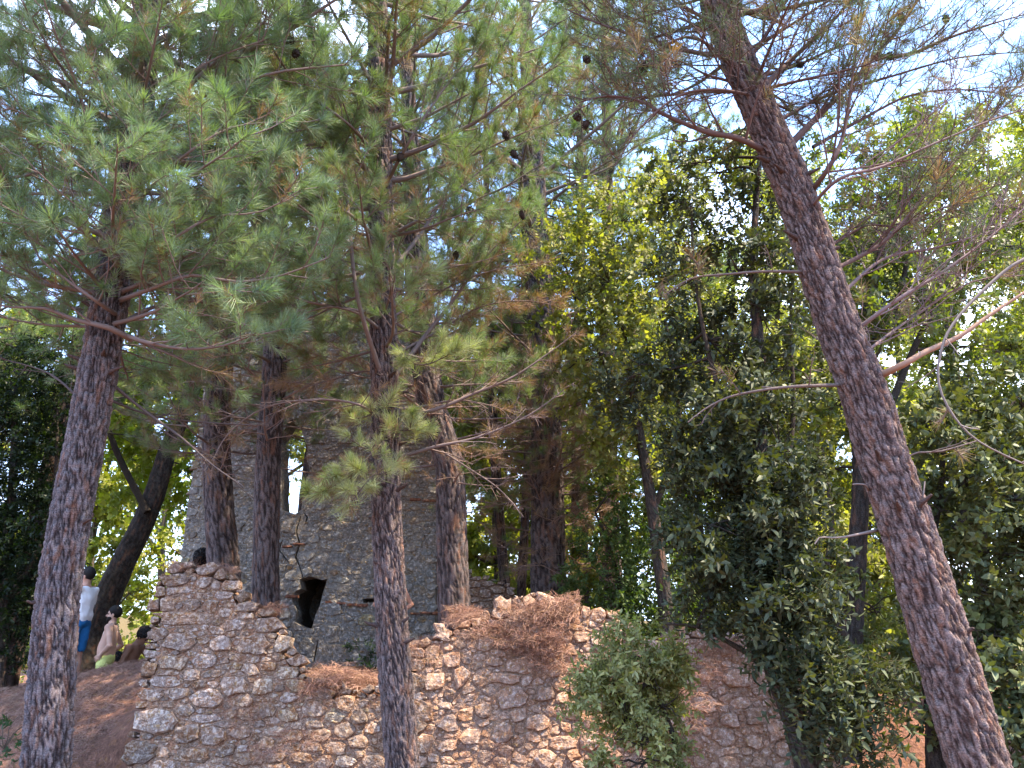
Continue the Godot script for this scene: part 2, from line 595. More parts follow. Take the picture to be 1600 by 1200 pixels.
func lay(inside: PackedVector2Array, holes: Array, fixed: Array, big: float, small: float, flat: float, tries: int, sd: int, cracks: Array, joint: float, tight := 0.80, lean := 0.12) -> Array:
	# packs stones of many sizes on a wall face, then grows each until it meets its neighbours
	var r := RandomNumberGenerator.new()
	r.seed = sd
	var stones := []
	var grid := {}
	var g := 0.4
	var box := Rect2(inside[0], Vector2.ZERO)
	for p in inside:
		box = box.expand(p)
	for t in fixed.size() + tries:
		var c: Vector2
		var hw: float
		var hh: float
		var rot := r.randf_range(-lean, lean)
		if t < fixed.size():
			var f: Vector4 = fixed[t]
			c = Vector2(f.x, f.y); hw = f.z; hh = f.w; rot *= 0.3
		else:
			var k := float(t - fixed.size()) / tries
			hw = big * pow(small / big, sqrt(k)) * r.randf_range(0.8, 1.2)
			hh = hw / (flat * r.randf_range(0.7, 1.4))
			if r.randf() < 0.12:
				hw *= 1.5; hh *= 0.7
			c = Vector2(r.randf_range(box.position.x, box.end.x), r.randf_range(box.position.y, box.end.y))
			if not Geometry2D.is_point_in_polygon(c, inside):
				continue
			var bad := false
			for h in holes:
				if Geometry2D.is_point_in_polygon(c, h):
					bad = true
			if bad:
				continue
		var cell := Vector2i(int(floor(c.x / g)), int(floor(c.y / g)))
		var ok := true
		if t >= fixed.size():
			for gx in range(cell.x - 1, cell.x + 2):
				for gy in range(cell.y - 1, cell.y + 2):
					for o in grid.get(Vector2i(gx, gy), []):
						var dx: float = (c.x - o.c.x) / (hw + o.hw)
						var dy: float = (c.y - o.c.y) / (hh + o.hh)
						dx *= dx; dy *= dy
						if dx * dx + dy * dy < tight * tight * tight * tight:
							ok = false
							break
					if not ok:
						break
				if not ok:
					break
		if not ok:
			continue
		var s := {"c": c, "hw": hw, "hh": hh, "rot": rot}
		stones.append(s)
		if not grid.has(cell):
			grid[cell] = []
		grid[cell].append(s)
	for s in stones:
		var cell := Vector2i(int(floor(s.c.x / g)), int(floor(s.c.y / g)))
		var near := []
		for gx in range(cell.x - 1, cell.x + 2):
			for gy in range(cell.y - 1, cell.y + 2):
				for o in grid.get(Vector2i(gx, gy), []):
					if o != s and absf(o.c.x - s.c.x) < (o.hw + s.hw) * 1.4 and absf(o.c.y - s.c.y) < (o.hh + s.hh) * 1.4:
						near.append(o)
		var m := 7 if s.hw < 0.08 else (9 if s.hw < 0.16 else 13)
		var poly := PackedVector2Array()
		for i in m:
			var w := TAU * (i + r.randf_range(-0.38, 0.38)) / m
			var d := Vector2(cos(w) * s.hw, sin(w) * s.hh).rotated(s.rot)
			var hi := 1.38 * r.randf_range(0.85, 1.08) / pow(maxf(own(s.c + d, s), 0.01), 0.3333)
			for e in inside.size():
				var y = Geometry2D.segment_intersects_segment(s.c, s.c + d * hi, inside[e], inside[(e + 1) % inside.size()])
				if y != null:
					hi = minf(hi, ((y - s.c).length() + r.randf_range(0.0, 0.035 if d.x < -absf(d.y) * 1.2 else 0.13)) / d.length())
			for h in holes:
				for e in h.size():
					var x = Geometry2D.segment_intersects_segment(s.c, s.c + d * hi, h[e], h[(e + 1) % h.size()])
					if x != null:
						hi = minf(hi, (x - s.c).length() / d.length())
			for h in cracks:
				for e in h.size() - 1:
					var x = Geometry2D.segment_intersects_segment(s.c, s.c + d * hi, h[e], h[e + 1])
					if x != null:
						hi = minf(hi, maxf(0.02, (x - s.c).length() - 0.012) / d.length())
			var lo := 0.0
			for it in 7:
				var md := (lo + hi) * 0.5
				var p: Vector2 = s.c + d * md
				var mine := own(p, s)
				var good := true
				for o in near:
					if own(p, o) < mine:
						good = false
						break
				if good:
					lo = md
				else:
					hi = md
			var l := d.length() * lo
			l *= r.randf_range(0.86, 1.0)
			poly.append(d.normalized() * maxf(l - joint * r.randf_range(0.5, 1.5), l * 0.6))
		s.poly = poly
	return stones

func stone_into(mb: MB, at: Vector3, s: Dictionary, proud: float, back: float, col: Color, r: RandomNumberGenerator) -> void:
	# a stone: sides sunk in the joint, a rounded arris, an uneven face; x y on the face, z out of the wall
	var poly: PackedVector2Array = s.poly
	var m := poly.size()
	var rings := [1.03, 1.0, 0.94, 0.62]
	var depth := [-back, proud * 0.45, proud * 0.88, proud]
	var tilt := Vector2(r.randf_range(-0.22, 0.22), r.randf_range(-0.22, 0.22)) * minf(1.0, 0.10 / s.hw)
	var pts := []
	for k in 4:
		var row := PackedVector3Array()
		for i in m:
			var q: Vector2 = poly[i] * float(rings[k])
			var z: float = depth[k]
			if k > 0:
				z += (tilt.dot(q)) * (0.5 if k == 1 else 1.0) + proud * r.randf_range(-0.22, 0.22)
				q += Vector2(r.randf_range(-1, 1), r.randf_range(-1, 1)) * 0.05 * minf(s.hw, s.hh)
			row.append(at + Vector3(q.x, q.y, z))
		pts.append(row)
	var cen := at + Vector3(0, 0, proud * r.randf_range(0.85, 1.2))
	# smooth normals from the rows, mixed with the facets' own
	var sn := []
	for k in 4:
		var row := PackedVector3Array()
		for i in m:
			var a: Vector3 = pts[k][(i + 1) % m] - pts[k][(i + m - 1) % m]
			var b: Vector3 = (pts[k + 1][i] if k < 3 else cen) - (pts[k - 1][i] if k > 0 else pts[k][i])
			row.append(a.cross(b).normalized())
		sn.append(row)
	var tri := func(a: Vector3, b: Vector3, c: Vector3, na: Vector3, nb: Vector3, nc: Vector3):
		var f := (b - a).cross(c - a).normalized()
		var k := mb.v.size()
		mb.v.append(a); mb.v.append(c); mb.v.append(b)
		mb.n.append(na.lerp(f, 0.72).normalized()); mb.n.append(nc.lerp(f, 0.72).normalized()); mb.n.append(nb.lerp(f, 0.72).normalized())
		for i in 3:
			mb.uv.append(Vector2.ZERO); mb.c.append(col); mb.ix.append(k + i)
	for k in 3:
		for i in m:
			var j := (i + 1) % m
			tri.call(pts[k][i], pts[k][j], pts[k + 1][i], sn[k][i], sn[k][j], sn[k + 1][i])
			tri.call(pts[k][j], pts[k + 1][j], pts[k + 1][i], sn[k][j], sn[k + 1][j], sn[k + 1][i])
	for i in m:
		var j := (i + 1) % m
		tri.call(pts[3][i], pts[3][j], cen, sn[3][i], sn[3][j], Vector3(0, 0, 1))

func put_stones(root: Node3D, stones: Array, m: Material, tint: Callable, proud: float, back: float, sd: int) -> void:
	# the 300 largest as stones of their own, the small fill as one part
	var r := RandomNumberGenerator.new()
	r.seed = sd
	stones.sort_custom(func(a, b): return a.hw * a.hh > b.hw * b.hh)
	var fill := MB.new()
	for i in stones.size():
		var s: Dictionary = stones[i]
		var k: float = clampf(minf(s.hw, s.hh) / 0.10, 0.35, 1.5)
		var col: Color = tint.call(s.c, r)
		if i < 298:
			var mb := MB.new()
			stone_into(mb, Vector3.ZERO, s, proud * k * r.randf_range(0.7, 1.4), back, col, r)
			var o := MeshInstance3D.new()
			o.name = "stone" if i == 0 else "stone_%03d" % i
			o.mesh = mb.mesh()
			o.material_override = m
			root.add_child(o)
			o.position = Vector3(s.c.x, s.c.y, 0)
		else:
			stone_into(fill, Vector3(s.c.x, s.c.y, 0), s, proud * k * r.randf_range(0.6, 1.3), back, col, r)
	if fill.v.size():
		part(root, "small_stones", fill.mesh(), m, "", true)

func core(outline: PackedVector2Array, front: float, deep: float, col := Color.WHITE) -> ArrayMesh:
	# the mortared heart of a wall: the outline carried back into the bank
	var mb := MB.new()
	var p := outline
	if Geometry2D.is_polygon_clockwise(p):
		p = p.duplicate()
		p.reverse()
	var t := Geometry2D.triangulate_polygon(p)
	for i in range(0, t.size(), 3):
		var a := p[t[i]]
		var b := p[t[i + 1]]
		var c := p[t[i + 2]]
		if (b - a).cross(c - a) < 0.0:
			var q := b
			b = c
			c = q
		mb.tri(Vector3(a.x, a.y, front), Vector3(b.x, b.y, front), Vector3(c.x, c.y, front), col)
		mb.tri(Vector3(a.x, a.y, -deep), Vector3(c.x, c.y, -deep), Vector3(b.x, b.y, -deep), col)
	for i in p.size():
		var a := p[i]
		var b := p[(i + 1) % p.size()]
		var a0 := Vector3(a.x, a.y, front)
		var b0 := Vector3(b.x, b.y, front)
		var a1 := Vector3(a.x, a.y, -deep)
		var b1 := Vector3(b.x, b.y, -deep)
		mb.tri(a1, b1, a0, col)
		mb.tri(b1, b0, a0, col)
	return mb.mesh()

func grow(p: PackedVector2Array, by: float) -> PackedVector2Array:
	var o := Geometry2D.offset_polygon(p, by)
	return o[0] if o.size() else p

func walls() -> void:
	# ---- left bastion with the lower stretch beside it
	var shape := PackedVector2Array([Vector2(-1.196, -0.115), Vector2(-1.173, 0.985), Vector2(-1.198, 1.64), Vector2(-1.22, 2.281), Vector2(-1.121, 2.396), Vector2(-0.856, 2.458), Vector2(-0.616, 2.411), Vector2(-0.303, 2.281), Vector2(-0.158, 2.041), Vector2(0.195, 1.842), Vector2(0.329, 1.676), Vector2(0.468, 1.463), Vector2(0.668, 1.207), Vector2(1.062, 1.031), Vector2(1.49, 1.072), Vector2(1.737, 1.139), Vector2(1.952, 1.166), Vector2(2.022, -0.115)])
	var big := [Vector4(-1.008, 2.251, 0.221, 0.099), Vector4(-0.66, 2.228, 0.122, 0.091), Vector4(-0.349, 2.19, 0.129, 0.083), Vector4(-0.764, 1.967, 0.135, 0.096), Vector4(-0.535, 1.952, 0.113, 0.096), Vector4(-0.808, 1.806, 0.403, 0.095), Vector4(-0.797, 1.555, 0.229, 0.135), Vector4(-0.221, 1.733, 0.171, 0.087), Vector4(0.151, 1.733, 0.179, 0.109), Vector4(-0.35, 1.527, 0.155, 0.106), Vector4(0.035, 1.512, 0.228, 0.135), Vector4(0.352, 1.512, 0.103, 0.135), Vector4(-0.846, 1.317, 0.204, 0.104), Vector4(-0.115, 1.078, 0.18, 0.143), Vector4(0.218, 1.065, 0.144, 0.129), Vector4(0.464, 1.214, 0.167, 0.089), Vector4(0.514, 0.945, 0.15, 0.073), Vector4(-0.393, 0.945, 0.221, 0.12), Vector4(-0.952, 0.715, 0.339, 0.157), Vector4(-1.052, 0.396, 0.236, 0.152), Vector4(-0.391, 0.734, 0.233, 0.052), Vector4(0.069, 0.773, 0.149, 0.085), Vector4(0.288, 0.826, 0.114, 0.092), Vector4(0.522, 0.773, 0.135, 0.079), Vector4(-0.262, 0.561, 0.161, 0.116), Vector4(0.027, 0.593, 0.14, 0.096), Vector4(1.035, 0.747, 0.127, 0.078), Vector4(1.318, 0.741, 0.113, 0.091), Vector4(-1.171, 2.115, 0.099, 0.075), Vector4(-1.2, 1.967, 0.075, 0.096), Vector4(-0.907, 1.119, 0.216, 0.075), Vector4(-0.617, 1.187, 0.123, 0.082), Vector4(0.9, 0.561, 0.154, 0.077), Vector4(1.326, 0.497, 0.14, 0.083), Vector4(0.62, 0.561, 0.133, 0.083), Vector4(-0.464, 0.371, 0.242, 0.094), Vector4(0.164, 0.34, 0.207, 0.081), Vector4(0.718, 0.34, 0.173, 0.069), Vector4(1.205, 0.309, 0.152, 0.075)]
	var root := thing("bastion_wall", "tall left stump of grey lichen spotted rubble wall stepping down towards the middle trunk", "wall", Transform3D(Basis(Vector3(1.00000, 0.00000, -0.00000), Vector3(0.00000, 0.98769, -0.15643), Vector3(0.00000, 0.15643, 0.98769)), Vector3(-3.00000, 0.00000, -9.15000)).origin, "rubble walls of the ruin")
	root.transform = Transform3D(Basis(Vector3(1.00000, 0.00000, -0.00000), Vector3(0.00000, 0.98769, -0.15643), Vector3(0.00000, 0.15643, 0.98769)), Vector3(-3.00000, 0.00000, -9.15000))
	part(root, "mortar_core", core(grow(shape, -0.11), 0.002, 1.1), M.mortar)
	var st := lay(shape, [], big, 0.20, 0.032, 1.55, 16000, 101, [], 0.004, 0.70, 0.25)
	put_stones(root, st, M.grey_stone, func(c: Vector2, r: RandomNumberGenerator) -> Color:
		var k := r.randf_range(0.54, 1.18)
		var w := clampf((c.x + 0.6) * 0.35, 0.0, 0.5) + (0.5 if r.randf() < 0.3 else 0.0)
		return Color(k * (1.02 + 0.08 * w), k * (1.0 - 0.05 * w), k * (0.97 - 0.20 * w)), 0.036, 0.12, 102)
	# ---- right stretch, warmer stone
	shape = PackedVector2Array([Vector2(-0.063, -0.114), Vector2(-0.079, 1.019), Vector2(-0.034, 1.359), Vector2(0.069, 1.548), Vector2(0.325, 1.676), Vector2(0.549, 1.749), Vector2(0.853, 1.882), Vector2(1.125, 2.026), Vector2(1.401, 2.104), Vector2(1.715, 2.045), Vector2(1.988, 1.955), Vector2(2.424, 1.904), Vector2(2.604, 1.678), Vector2(2.794, 1.567), Vector2(3.212, 1.679), Vector2(3.623, 1.679), Vector2(4.031, 1.626), Vector2(4.48, 1.55), Vector2(4.863, 1.473), Vector2(5.158, 1.336), Vector2(5.03, -0.261)])
	big = [Vector4(0.311, 1.64, 0.164, 0.101), Vector4(0.602, 1.64, 0.083, 0.08), Vector4(0.227, 1.414, 0.11, 0.134), Vector4(0.448, 1.357, 0.133, 0.119), Vector4(0.937, 1.32, 0.127, 0.07), Vector4(1.258, 1.283, 0.227, 0.127), Vector4(1.988, 1.604, 0.11, 0.096), Vector4(1.862, 1.458, 0.101, 0.073), Vector4(2.103, 1.35, 0.179, 0.086), Vector4(1.849, 1.244, 0.115, 0.078), Vector4(0.126, 0.818, 0.156, 0.179), Vector4(0.262, 1.117, 0.152, 0.116), Vector4(0.552, 1.149, 0.11, 0.152), Vector4(1.068, 1.145, 0.224, 0.083), Vector4(0.412, 0.683, 0.142, 0.111), Vector4(1.137, 0.939, 0.222, 0.15), Vector4(0.806, 0.809, 0.123, 0.107), Vector4(1.509, 0.969, 0.135, 0.103), Vector4(0.625, 1.046, 0.095, 0.075), Vector4(2.198, 1.567, 0.103, 0.111), Vector4(2.221, 1.865, 0.136, 0.084), Vector4(2.438, 1.881, 0.178, 0.084), Vector4(1.865, 1.901, 0.119, 0.091), Vector4(0.662, 0.549, 0.142, 0.097), Vector4(1.422, 0.667, 0.169, 0.106), Vector4(1.874, 0.794, 0.15, 0.136), Vector4(1.706, 0.465, 0.221, 0.092), Vector4(3.865, 1.123, 0.212, 0.145), Vector4(4.034, 0.696, 0.176, 0.126), Vector4(4.289, 0.554, 0.161, 0.152), Vector4(3.42, 0.843, 0.174, 0.126), Vector4(3.605, 0.497, 0.188, 0.115)]
	root = thing("rubble_wall", "long warm brown rubble wall right of the middle trunk, its crest heaped with pine straw", "wall", Transform3D(Basis(Vector3(0.98769, 0.00000, -0.15643), Vector3(-0.02447, 0.98769, -0.15451), Vector3(0.15451, 0.15643, 0.97553)), Vector3(-1.10000, 0.00000, -9.15000)).origin, "rubble walls of the ruin")
	root.transform = Transform3D(Basis(Vector3(0.98769, 0.00000, -0.15643), Vector3(-0.02447, 0.98769, -0.15451), Vector3(0.15451, 0.15643, 0.97553)), Vector3(-1.10000, 0.00000, -9.15000))
	part(root, "mortar_core", core(grow(shape, -0.10), 0.002, 1.0), M.mortar)
	st = lay(shape, [], big, 0.15, 0.028, 1.35, 20000, 201, [], 0.004, 0.70, 0.45)
	put_stones(root, st, M.warm_stone, func(c: Vector2, r: RandomNumberGenerator) -> Color:
		var k := r.randf_range(0.70, 1.25)
		var w := r.randf_range(-0.6, 0.6)
		return Color(k * (1.0 + 0.08 * w), k, k * (1.0 - 0.12 * w)), 0.034, 0.12, 202)

func tower() -> void:
	var shape := PackedVector2Array([Vector2(-1.887, -0.259), Vector2(-2.17, 2.209), Vector2(-2.197, 3.111), Vector2(-2.189, 4.058), Vector2(-2.225, 5.18), Vector2(-2.285, 6.099), Vector2(-2.314, 6.644), Vector2(-2.068, 7.057), Vector2(-1.414, 6.907), Vector2(-0.935, 7.151), Vector2(-0.157, 6.956), Vector2(0.577, 7.225), Vector2(1.346, 7.002), Vector2(1.952, 6.881), Vector2(2.094, 5.776), Vector2(2.181, 4.754), Vector2(2.289, 3.085), Vector2(2.326, 1.762), Vector2(2.389, -0.248)])
	var window := PackedVector2Array([Vector2(-0.458, 2.907), Vector2(-0.515, 3.217), Vector2(-0.52, 3.473), Vector2(-0.589, 3.781), Vector2(-0.595, 4.045), Vector2(-0.663, 4.239), Vector2(-0.585, 4.385), Vector2(-0.529, 4.533), Vector2(-0.454, 4.607), Vector2(-0.369, 4.482), Vector2(-0.281, 4.432), Vector2(-0.214, 4.235), Vector2(-0.128, 4.077), Vector2(-0.132, 3.873), Vector2(-0.037, 3.622), Vector2(-0.099, 3.423), Vector2(-0.046, 3.237), Vector2(-0.124, 3.099), Vector2(-0.117, 2.916), Vector2(-0.223, 2.837), Vector2(-0.329, 2.872)])
	var breach := PackedVector2Array([Vector2(-0.03, 1.715), Vector2(0.141, 1.768), Vector2(0.357, 1.703), Vector2(0.454, 1.724), Vector2(0.397, 1.502), Vector2(0.361, 1.293), Vector2(0.3, 1.137), Vector2(0.256, 0.911), Vector2(0.114, 0.932), Vector2(-0.035, 1.014), Vector2(-0.031, 1.189), Vector2(-0.126, 1.366), Vector2(-0.096, 1.503), Vector2(0.008, 1.555)])
	var gap := PackedVector2Array([Vector2(1.072, 1.385), Vector2(1.331, 1.406), Vector2(1.358, 1.333), Vector2(1.098, 1.323)])
	var cracks := [PackedVector2Array([Vector2(-0.411, 2.368), Vector2(-0.437, 2.203), Vector2(-0.235, 1.984)]), PackedVector2Array([Vector2(-0.117, 2.803), Vector2(-0.169, 2.533), Vector2(-0.09, 2.311), Vector2(-0.135, 2.092), Vector2(-0.052, 1.93), Vector2(0.036, 1.715)]), PackedVector2Array([Vector2(0.381, 0.729), Vector2(0.355, 0.548), Vector2(0.339, 0.379)]), PackedVector2Array([Vector2(-0.079, 2.87), Vector2(-0.002, 2.779), Vector2(-0.034, 2.645)])]
	var root := thing("ruined_tower", "tall grey stone ruin behind the trunks with a ragged window and a black breach", "tower", Transform3D(Basis(Vector3(0.99939, 0.00000, 0.03490), Vector3(0.00183, 0.99863, -0.05230), Vector3(-0.03485, 0.05234, 0.99802)), Vector3(-3.60000, 0.80000, -13.50000)).origin)
	root.transform = Transform3D(Basis(Vector3(0.99939, 0.00000, 0.03490), Vector3(0.00183, 0.99863, -0.05230), Vector3(-0.03485, 0.05234, 0.99802)), Vector3(-3.60000, 0.80000, -13.50000))
	var csg := CSGCombiner3D.new()
	csg.name = "mortar_core"
	root.add_child(csg)
	csg.material_override = M.tower_mortar
	var solid := CSGPolygon3D.new()
	solid.name = "mass"
	solid.polygon = grow(shape, -0.03)
	solid.depth = 2.2
	solid.material = M.tower_mortar
	csg.add_child(solid)
	solid.position.z = -0.004
	var hollow := CSGBox3D.new()
	hollow.name = "hollow"
	hollow.operation = CSGShape3D.OPERATION_SUBTRACTION
	hollow.size = Vector3(12, 10, 3)
	hollow.position = Vector3(0, 2.05 + 5.0, -0.45 - 1.5)
	hollow.material = M.tower_mortar
	csg.add_child(hollow)
	for cut in [[window, 3.0, 0.0], [breach, 1.9, 0.0], [gap, 0.4, 0.0], [grow(breach, 0.22), 1.5, 0.35]]:
		var c := CSGPolygon3D.new()
		c.name = "opening"
		c.operation = CSGShape3D.OPERATION_SUBTRACTION
		c.polygon = cut[0]
		c.depth = cut[1] + (0.5 if cut[2] == 0.0 else 0.0)
		c.material = M.tower_mortar
		csg.add_child(c, true)
		c.position.z = 0.5 if cut[2] == 0.0 else -cut[2]
	for k in cracks:
		var c := CSGPolygon3D.new()
		c.name = "crack"
		c.operation = CSGShape3D.OPERATION_SUBTRACTION
		var poly := PackedVector2Array()
		var w := PackedVector2Array()
		for i in k.size():
			var half := 0.016 * (1.0 - absf(2.0 * i / (k.size() - 1.0) - 1.0) * 0.5)
			poly.append(k[i] + Vector2(half, 0))
			w.append(k[i] - Vector2(half, 0))
		w.reverse()
		poly.append_array(w)
		c.polygon = poly
		c.depth = 0.9
		c.material = M.tower_mortar
		csg.add_child(c, true)
		c.position.z = 0.45
	var big := [Vector4(-0.269, 2.623, 0.192, 0.146), Vector4(0.138, 1.345, 0.001, 0.001), Vector4(-0.328, 1.609, 0.143, 0.106), Vector4(-0.436, 1.398, 0.121, 0.095), Vector4(0.101, 0.628, 0.214, 0.172), Vector4(0.644, 0.528, 0.266, 0.17), Vector4(1.381, 0.628, 0.213, 0.151), Vector4(0.56, 0.881, 0.15, 0.102), Vector4(1.194, 1.033, 0.161, 0.092), Vector4(0.583, 1.24, 0.163, 0.115), Vector4(0.895, 0.729, 0.139, 0.091), Vector4(1.907, 0.729, 0.191, 0.121), Vector4(1.985, 1.342, 0.162, 0.094), Vector4(0.31, 1.853, 0.122, 0.075), Vector4(0.068, 1.843, 0.111, 0.075), Vector4(-0.221, 1.137, 0.12, 0.104)]
	big = big.filter(func(q): return q.z > 0.02)
	var st := lay(grow(shape, -0.02), [window, breach, gap], big, 0.15, 0.04, 1.7, 16000, 301, cracks, 0.008, 0.82, 0.10)
	put_stones(root, st, M.tower_stone, func(c: Vector2, r: RandomNumberGenerator) -> Color:
		var k := r.randf_range(0.75, 1.25)
		var w := 0.9 if r.randf() < 0.05 else r.randf_range(-0.2, 0.2)
		return Color(k * (1.0 + 0.2 * w), k * (1.0 - 0.1 * w), k * (1.0 - 0.35 * w)), 0.020, 0.06, 302)
	# thin courses of red brick let into the rubble
	var r := RandomNumberGenerator.new()
	r.seed = 8
	for row in [[[Vector2(0.444, 1.345), Vector2(1.177, 1.271)], 0], [[Vector2(1.886, 1.156), Vector2(2.316, 1.156)], 0], [[Vector2(-0.244, 1.45), Vector2(-0.066, 1.419)], 0], [[Vector2(-0.399, 2.257), Vector2(-0.068, 2.311)], 0], [[Vector2(1.79, 3.088), Vector2(2.222, 3.051)], 0]]:
		var a: Vector2 = row[0][0]
		var b: Vector2 = row[0][1]
		var x := 0.0
		while x < a.distance_to(b):
			var l := r.randf_range(0.14, 0.24)
			var mid := a.lerp(b, (x + l * 0.5) / a.distance_to(b))
			var hl := l * 0.5 - 0.008
			var th := r.randf_range(0.014, 0.022)
			var s := {"c": mid, "hw": hl, "hh": th, "rot": 0.0, "poly": PackedVector2Array([Vector2(hl, -th), Vector2(hl, th), Vector2(0, th * 1.1), Vector2(-hl, th), Vector2(-hl, -th), Vector2(0, -th * 1.05)])}
			var mb := MB.new()
			var k := r.randf_range(0.75, 1.2)
			stone_into(mb, Vector3.ZERO, s, 0.042, 0.05, Color(k * 0.95, k * 0.5, k * 0.38), r)
			var o := part(root, "brick", mb.mesh(), M.tower_stone)
			o.position = Vector3(mid.x, mid.y + r.randf_range(-0.008, 0.008), 0)
			x += l
	# ---- low cross wall right of the tower
	shape = PackedVector2Array([Vector2(0.008, 0.12), Vector2(-0.043, 2.016), Vector2(0.09, 2.106), Vector2(0.261, 2.019), Vector2(0.545, 1.843), Vector2(0.883, 1.746), Vector2(1.165, 1.638), Vector2(1.354, 1.366), Vector2(1.402, 0.113)])
	root = thing("cross_wall", "low coursed stone wall running out from the tower's right foot behind the stout pine", "wall", Transform3D(Basis(Vector3(0.99452, 0.00000, -0.10453), Vector3(-0.00911, 0.99619, -0.08668), Vector3(0.10413, 0.08716, 0.99074)), Vector3(-1.20000, 0.80000, -13.75000)).origin, "rubble walls of the ruin")
	root.transform = Transform3D(Basis(Vector3(0.99452, 0.00000, -0.10453), Vector3(-0.00911, 0.99619, -0.08668), Vector3(0.10413, 0.08716, 0.99074)), Vector3(-1.20000, 0.80000, -13.75000))
	part(root, "mortar_core", core(grow(shape, -0.05), -0.03, 0.7), M.mortar)
	st = lay(shape, [], [], 0.15, 0.05, 1.9, 2500, 401, [], 0.008)
	put_stones(root, st, M.grey_stone, func(c: Vector2, rr: RandomNumberGenerator) -> Color:
		var k := rr.randf_range(0.8, 1.25)
		return Color(k, k * 0.97, k * 0.92), 0.035, 0.1, 402)

# ---------------------------------------------------------------- bark and trunks

var plates := FastNoiseLite.new()
var flakes := FastNoiseLite.new()

func plated_trunk(path: PackedVector3Array, rad: PackedFloat32Array, around: int, amp: float, cw: float, ch: float, plate: Color, crevice: Color, sd: int) -> ArrayMesh:
	# a trunk with its bark plates modelled: scales split by fissures that run along the stem
	plates.noise_type = FastNoiseLite.TYPE_CELLULAR
	plates.cellular_return_type = FastNoiseLite.RETURN_DISTANCE2_SUB
	plates.cellular_distance_function = FastNoiseLite.DISTANCE_EUCLIDEAN
	plates.cellular_jitter = 1.0
	plates.frequency = 1.0
	plates.fractal_type = FastNoiseLite.FRACTAL_NONE
	plates.domain_warp_enabled = true
	plates.domain_warp_amplitude = 0.9
	plates.domain_warp_frequency = 0.6
	plates.domain_warp_fractal_type = FastNoiseLite.DOMAIN_WARP_FRACTAL_NONE
	plates.seed = sd
	flakes.seed = sd + 1
	flakes.frequency = 1.0
	flakes.fractal_octaves = 3
	var mb := MB.new()
	var m := path.size()
	var length := 0.0
	var a := Vector3.ZERO
	var w := around + 1
	for k in m:
		var t := (path[mini(k + 1, m - 1)] - path[maxi(k - 1, 0)]).normalized()
		if k == 0:
			a = t.cross(Vector3.BACK).normalized()
		else:
			length += path[k].distance_to(path[k - 1])
		a = (a - t * a.dot(t)).normalized()
		var b := t.cross(a)
		for j in w:
			var an := TAU * (j % around) / around
			var cx := cos(an)
			var cz := sin(an)
			var q := Vector3(cx * rad[k] / cw, length / ch, cz * rad[k] / cw)
			var e := clampf((plates.get_noise_3dv(q) + 1.0) * 2.1, 0.0, 1.0)
			var e2 := clampf((plates.get_noise_3dv(q * 2.3 + Vector3(7, 3, 1)) + 1.0) * 2.4, 0.0, 1.0)
			var lump := flakes.get_noise_3dv(Vector3(cx * 1.3, length * 1.4, cz * 1.3))
			var fine := flakes.get_noise_3dv(q * 1.8)
			var rid := absf(flakes.get_noise_3dv(Vector3(q.x * 0.75, q.y * 0.42, q.z * 0.75) + Vector3(0, 50, 0))) * 2.6
			e = minf(e + 0.08, clampf(rid, 0.0, 1.0))
			var big := smoothstep(0.03, 0.5, e)
			var disp := amp * (big - 0.75) + amp * 0.35 * smoothstep(0.0, 0.5, e2) + rad[k] * 0.07 * lump + amp * 0.4 * fine
			var d := a * cx + b * cz
			mb.v.append(path[k] + d * (rad[k] + disp))
			mb.n.append(d)
			mb.uv.append(Vector2(float(j) / around, length))
			var tone := flakes.get_noise_3dv(q * 0.55 + Vector3(20, 0, 0))
			var col := crevice.lerp(plate, smoothstep(0.06, 0.42, e))
			# freshly flaked scales show red-brown
			col = col.lerp(Color(0.26, 0.135, 0.09), smoothstep(0.18, 0.5, tone) * 0.6)
			col = shade(col, 1.0 + 0.38 * fine)
			mb.c.append(col)
	for k in m:
		for j in w:
			var j0 := j - 1 if j > 0 else around - 1
			var j1 := j + 1 if j < around else 1
			var dx := mb.v[k * w + j1] - mb.v[k * w + j0]
			var dy := mb.v[mini(k + 1, m - 1) * w + j] - mb.v[maxi(k - 1, 0) * w + j]
			mb.n[k * w + j] = dx.cross(dy).normalized()
	for k in m - 1:
		for j in around:
			var q := k * w + j
			mb.ix.append(q); mb.ix.append(q + w); mb.ix.append(q + 1)
			mb.ix.append(q + 1); mb.ix.append(q + w); mb.ix.append(q + w + 1)
	return mb.mesh(path[0])

func radii(path: PackedVector3Array, r: Array) -> PackedFloat32Array:
	# radii given at even shares of the path's length
	var out := PackedFloat32Array()
	out.resize(path.size())
	for i in path.size():
		var t := float(i) / (path.size() - 1) * (r.size() - 1)
		var k := mini(int(t), r.size() - 2)
		out[i] = lerpf(r[k], r[k + 1], t - k)
	return out

# ---------------------------------------------------------------- pine limbs

func sub_twig(mb: MB, p: Vector3, d: Vector3, l: float, r: float, up: float, col: Color, seg := 3) -> Vector3:
	var pts := PackedVector3Array([p])
	var q := p
	var dd := d
	for i in seg:
		dd = (dd + Vector3(0, up, 0) + vr(0.48 / seg)).normalized()
		q += dd * l / seg
		pts.append(q)
	mb.tube(pts, taper(seg + 1, r, r * 0.4), 3, col)
	return dd

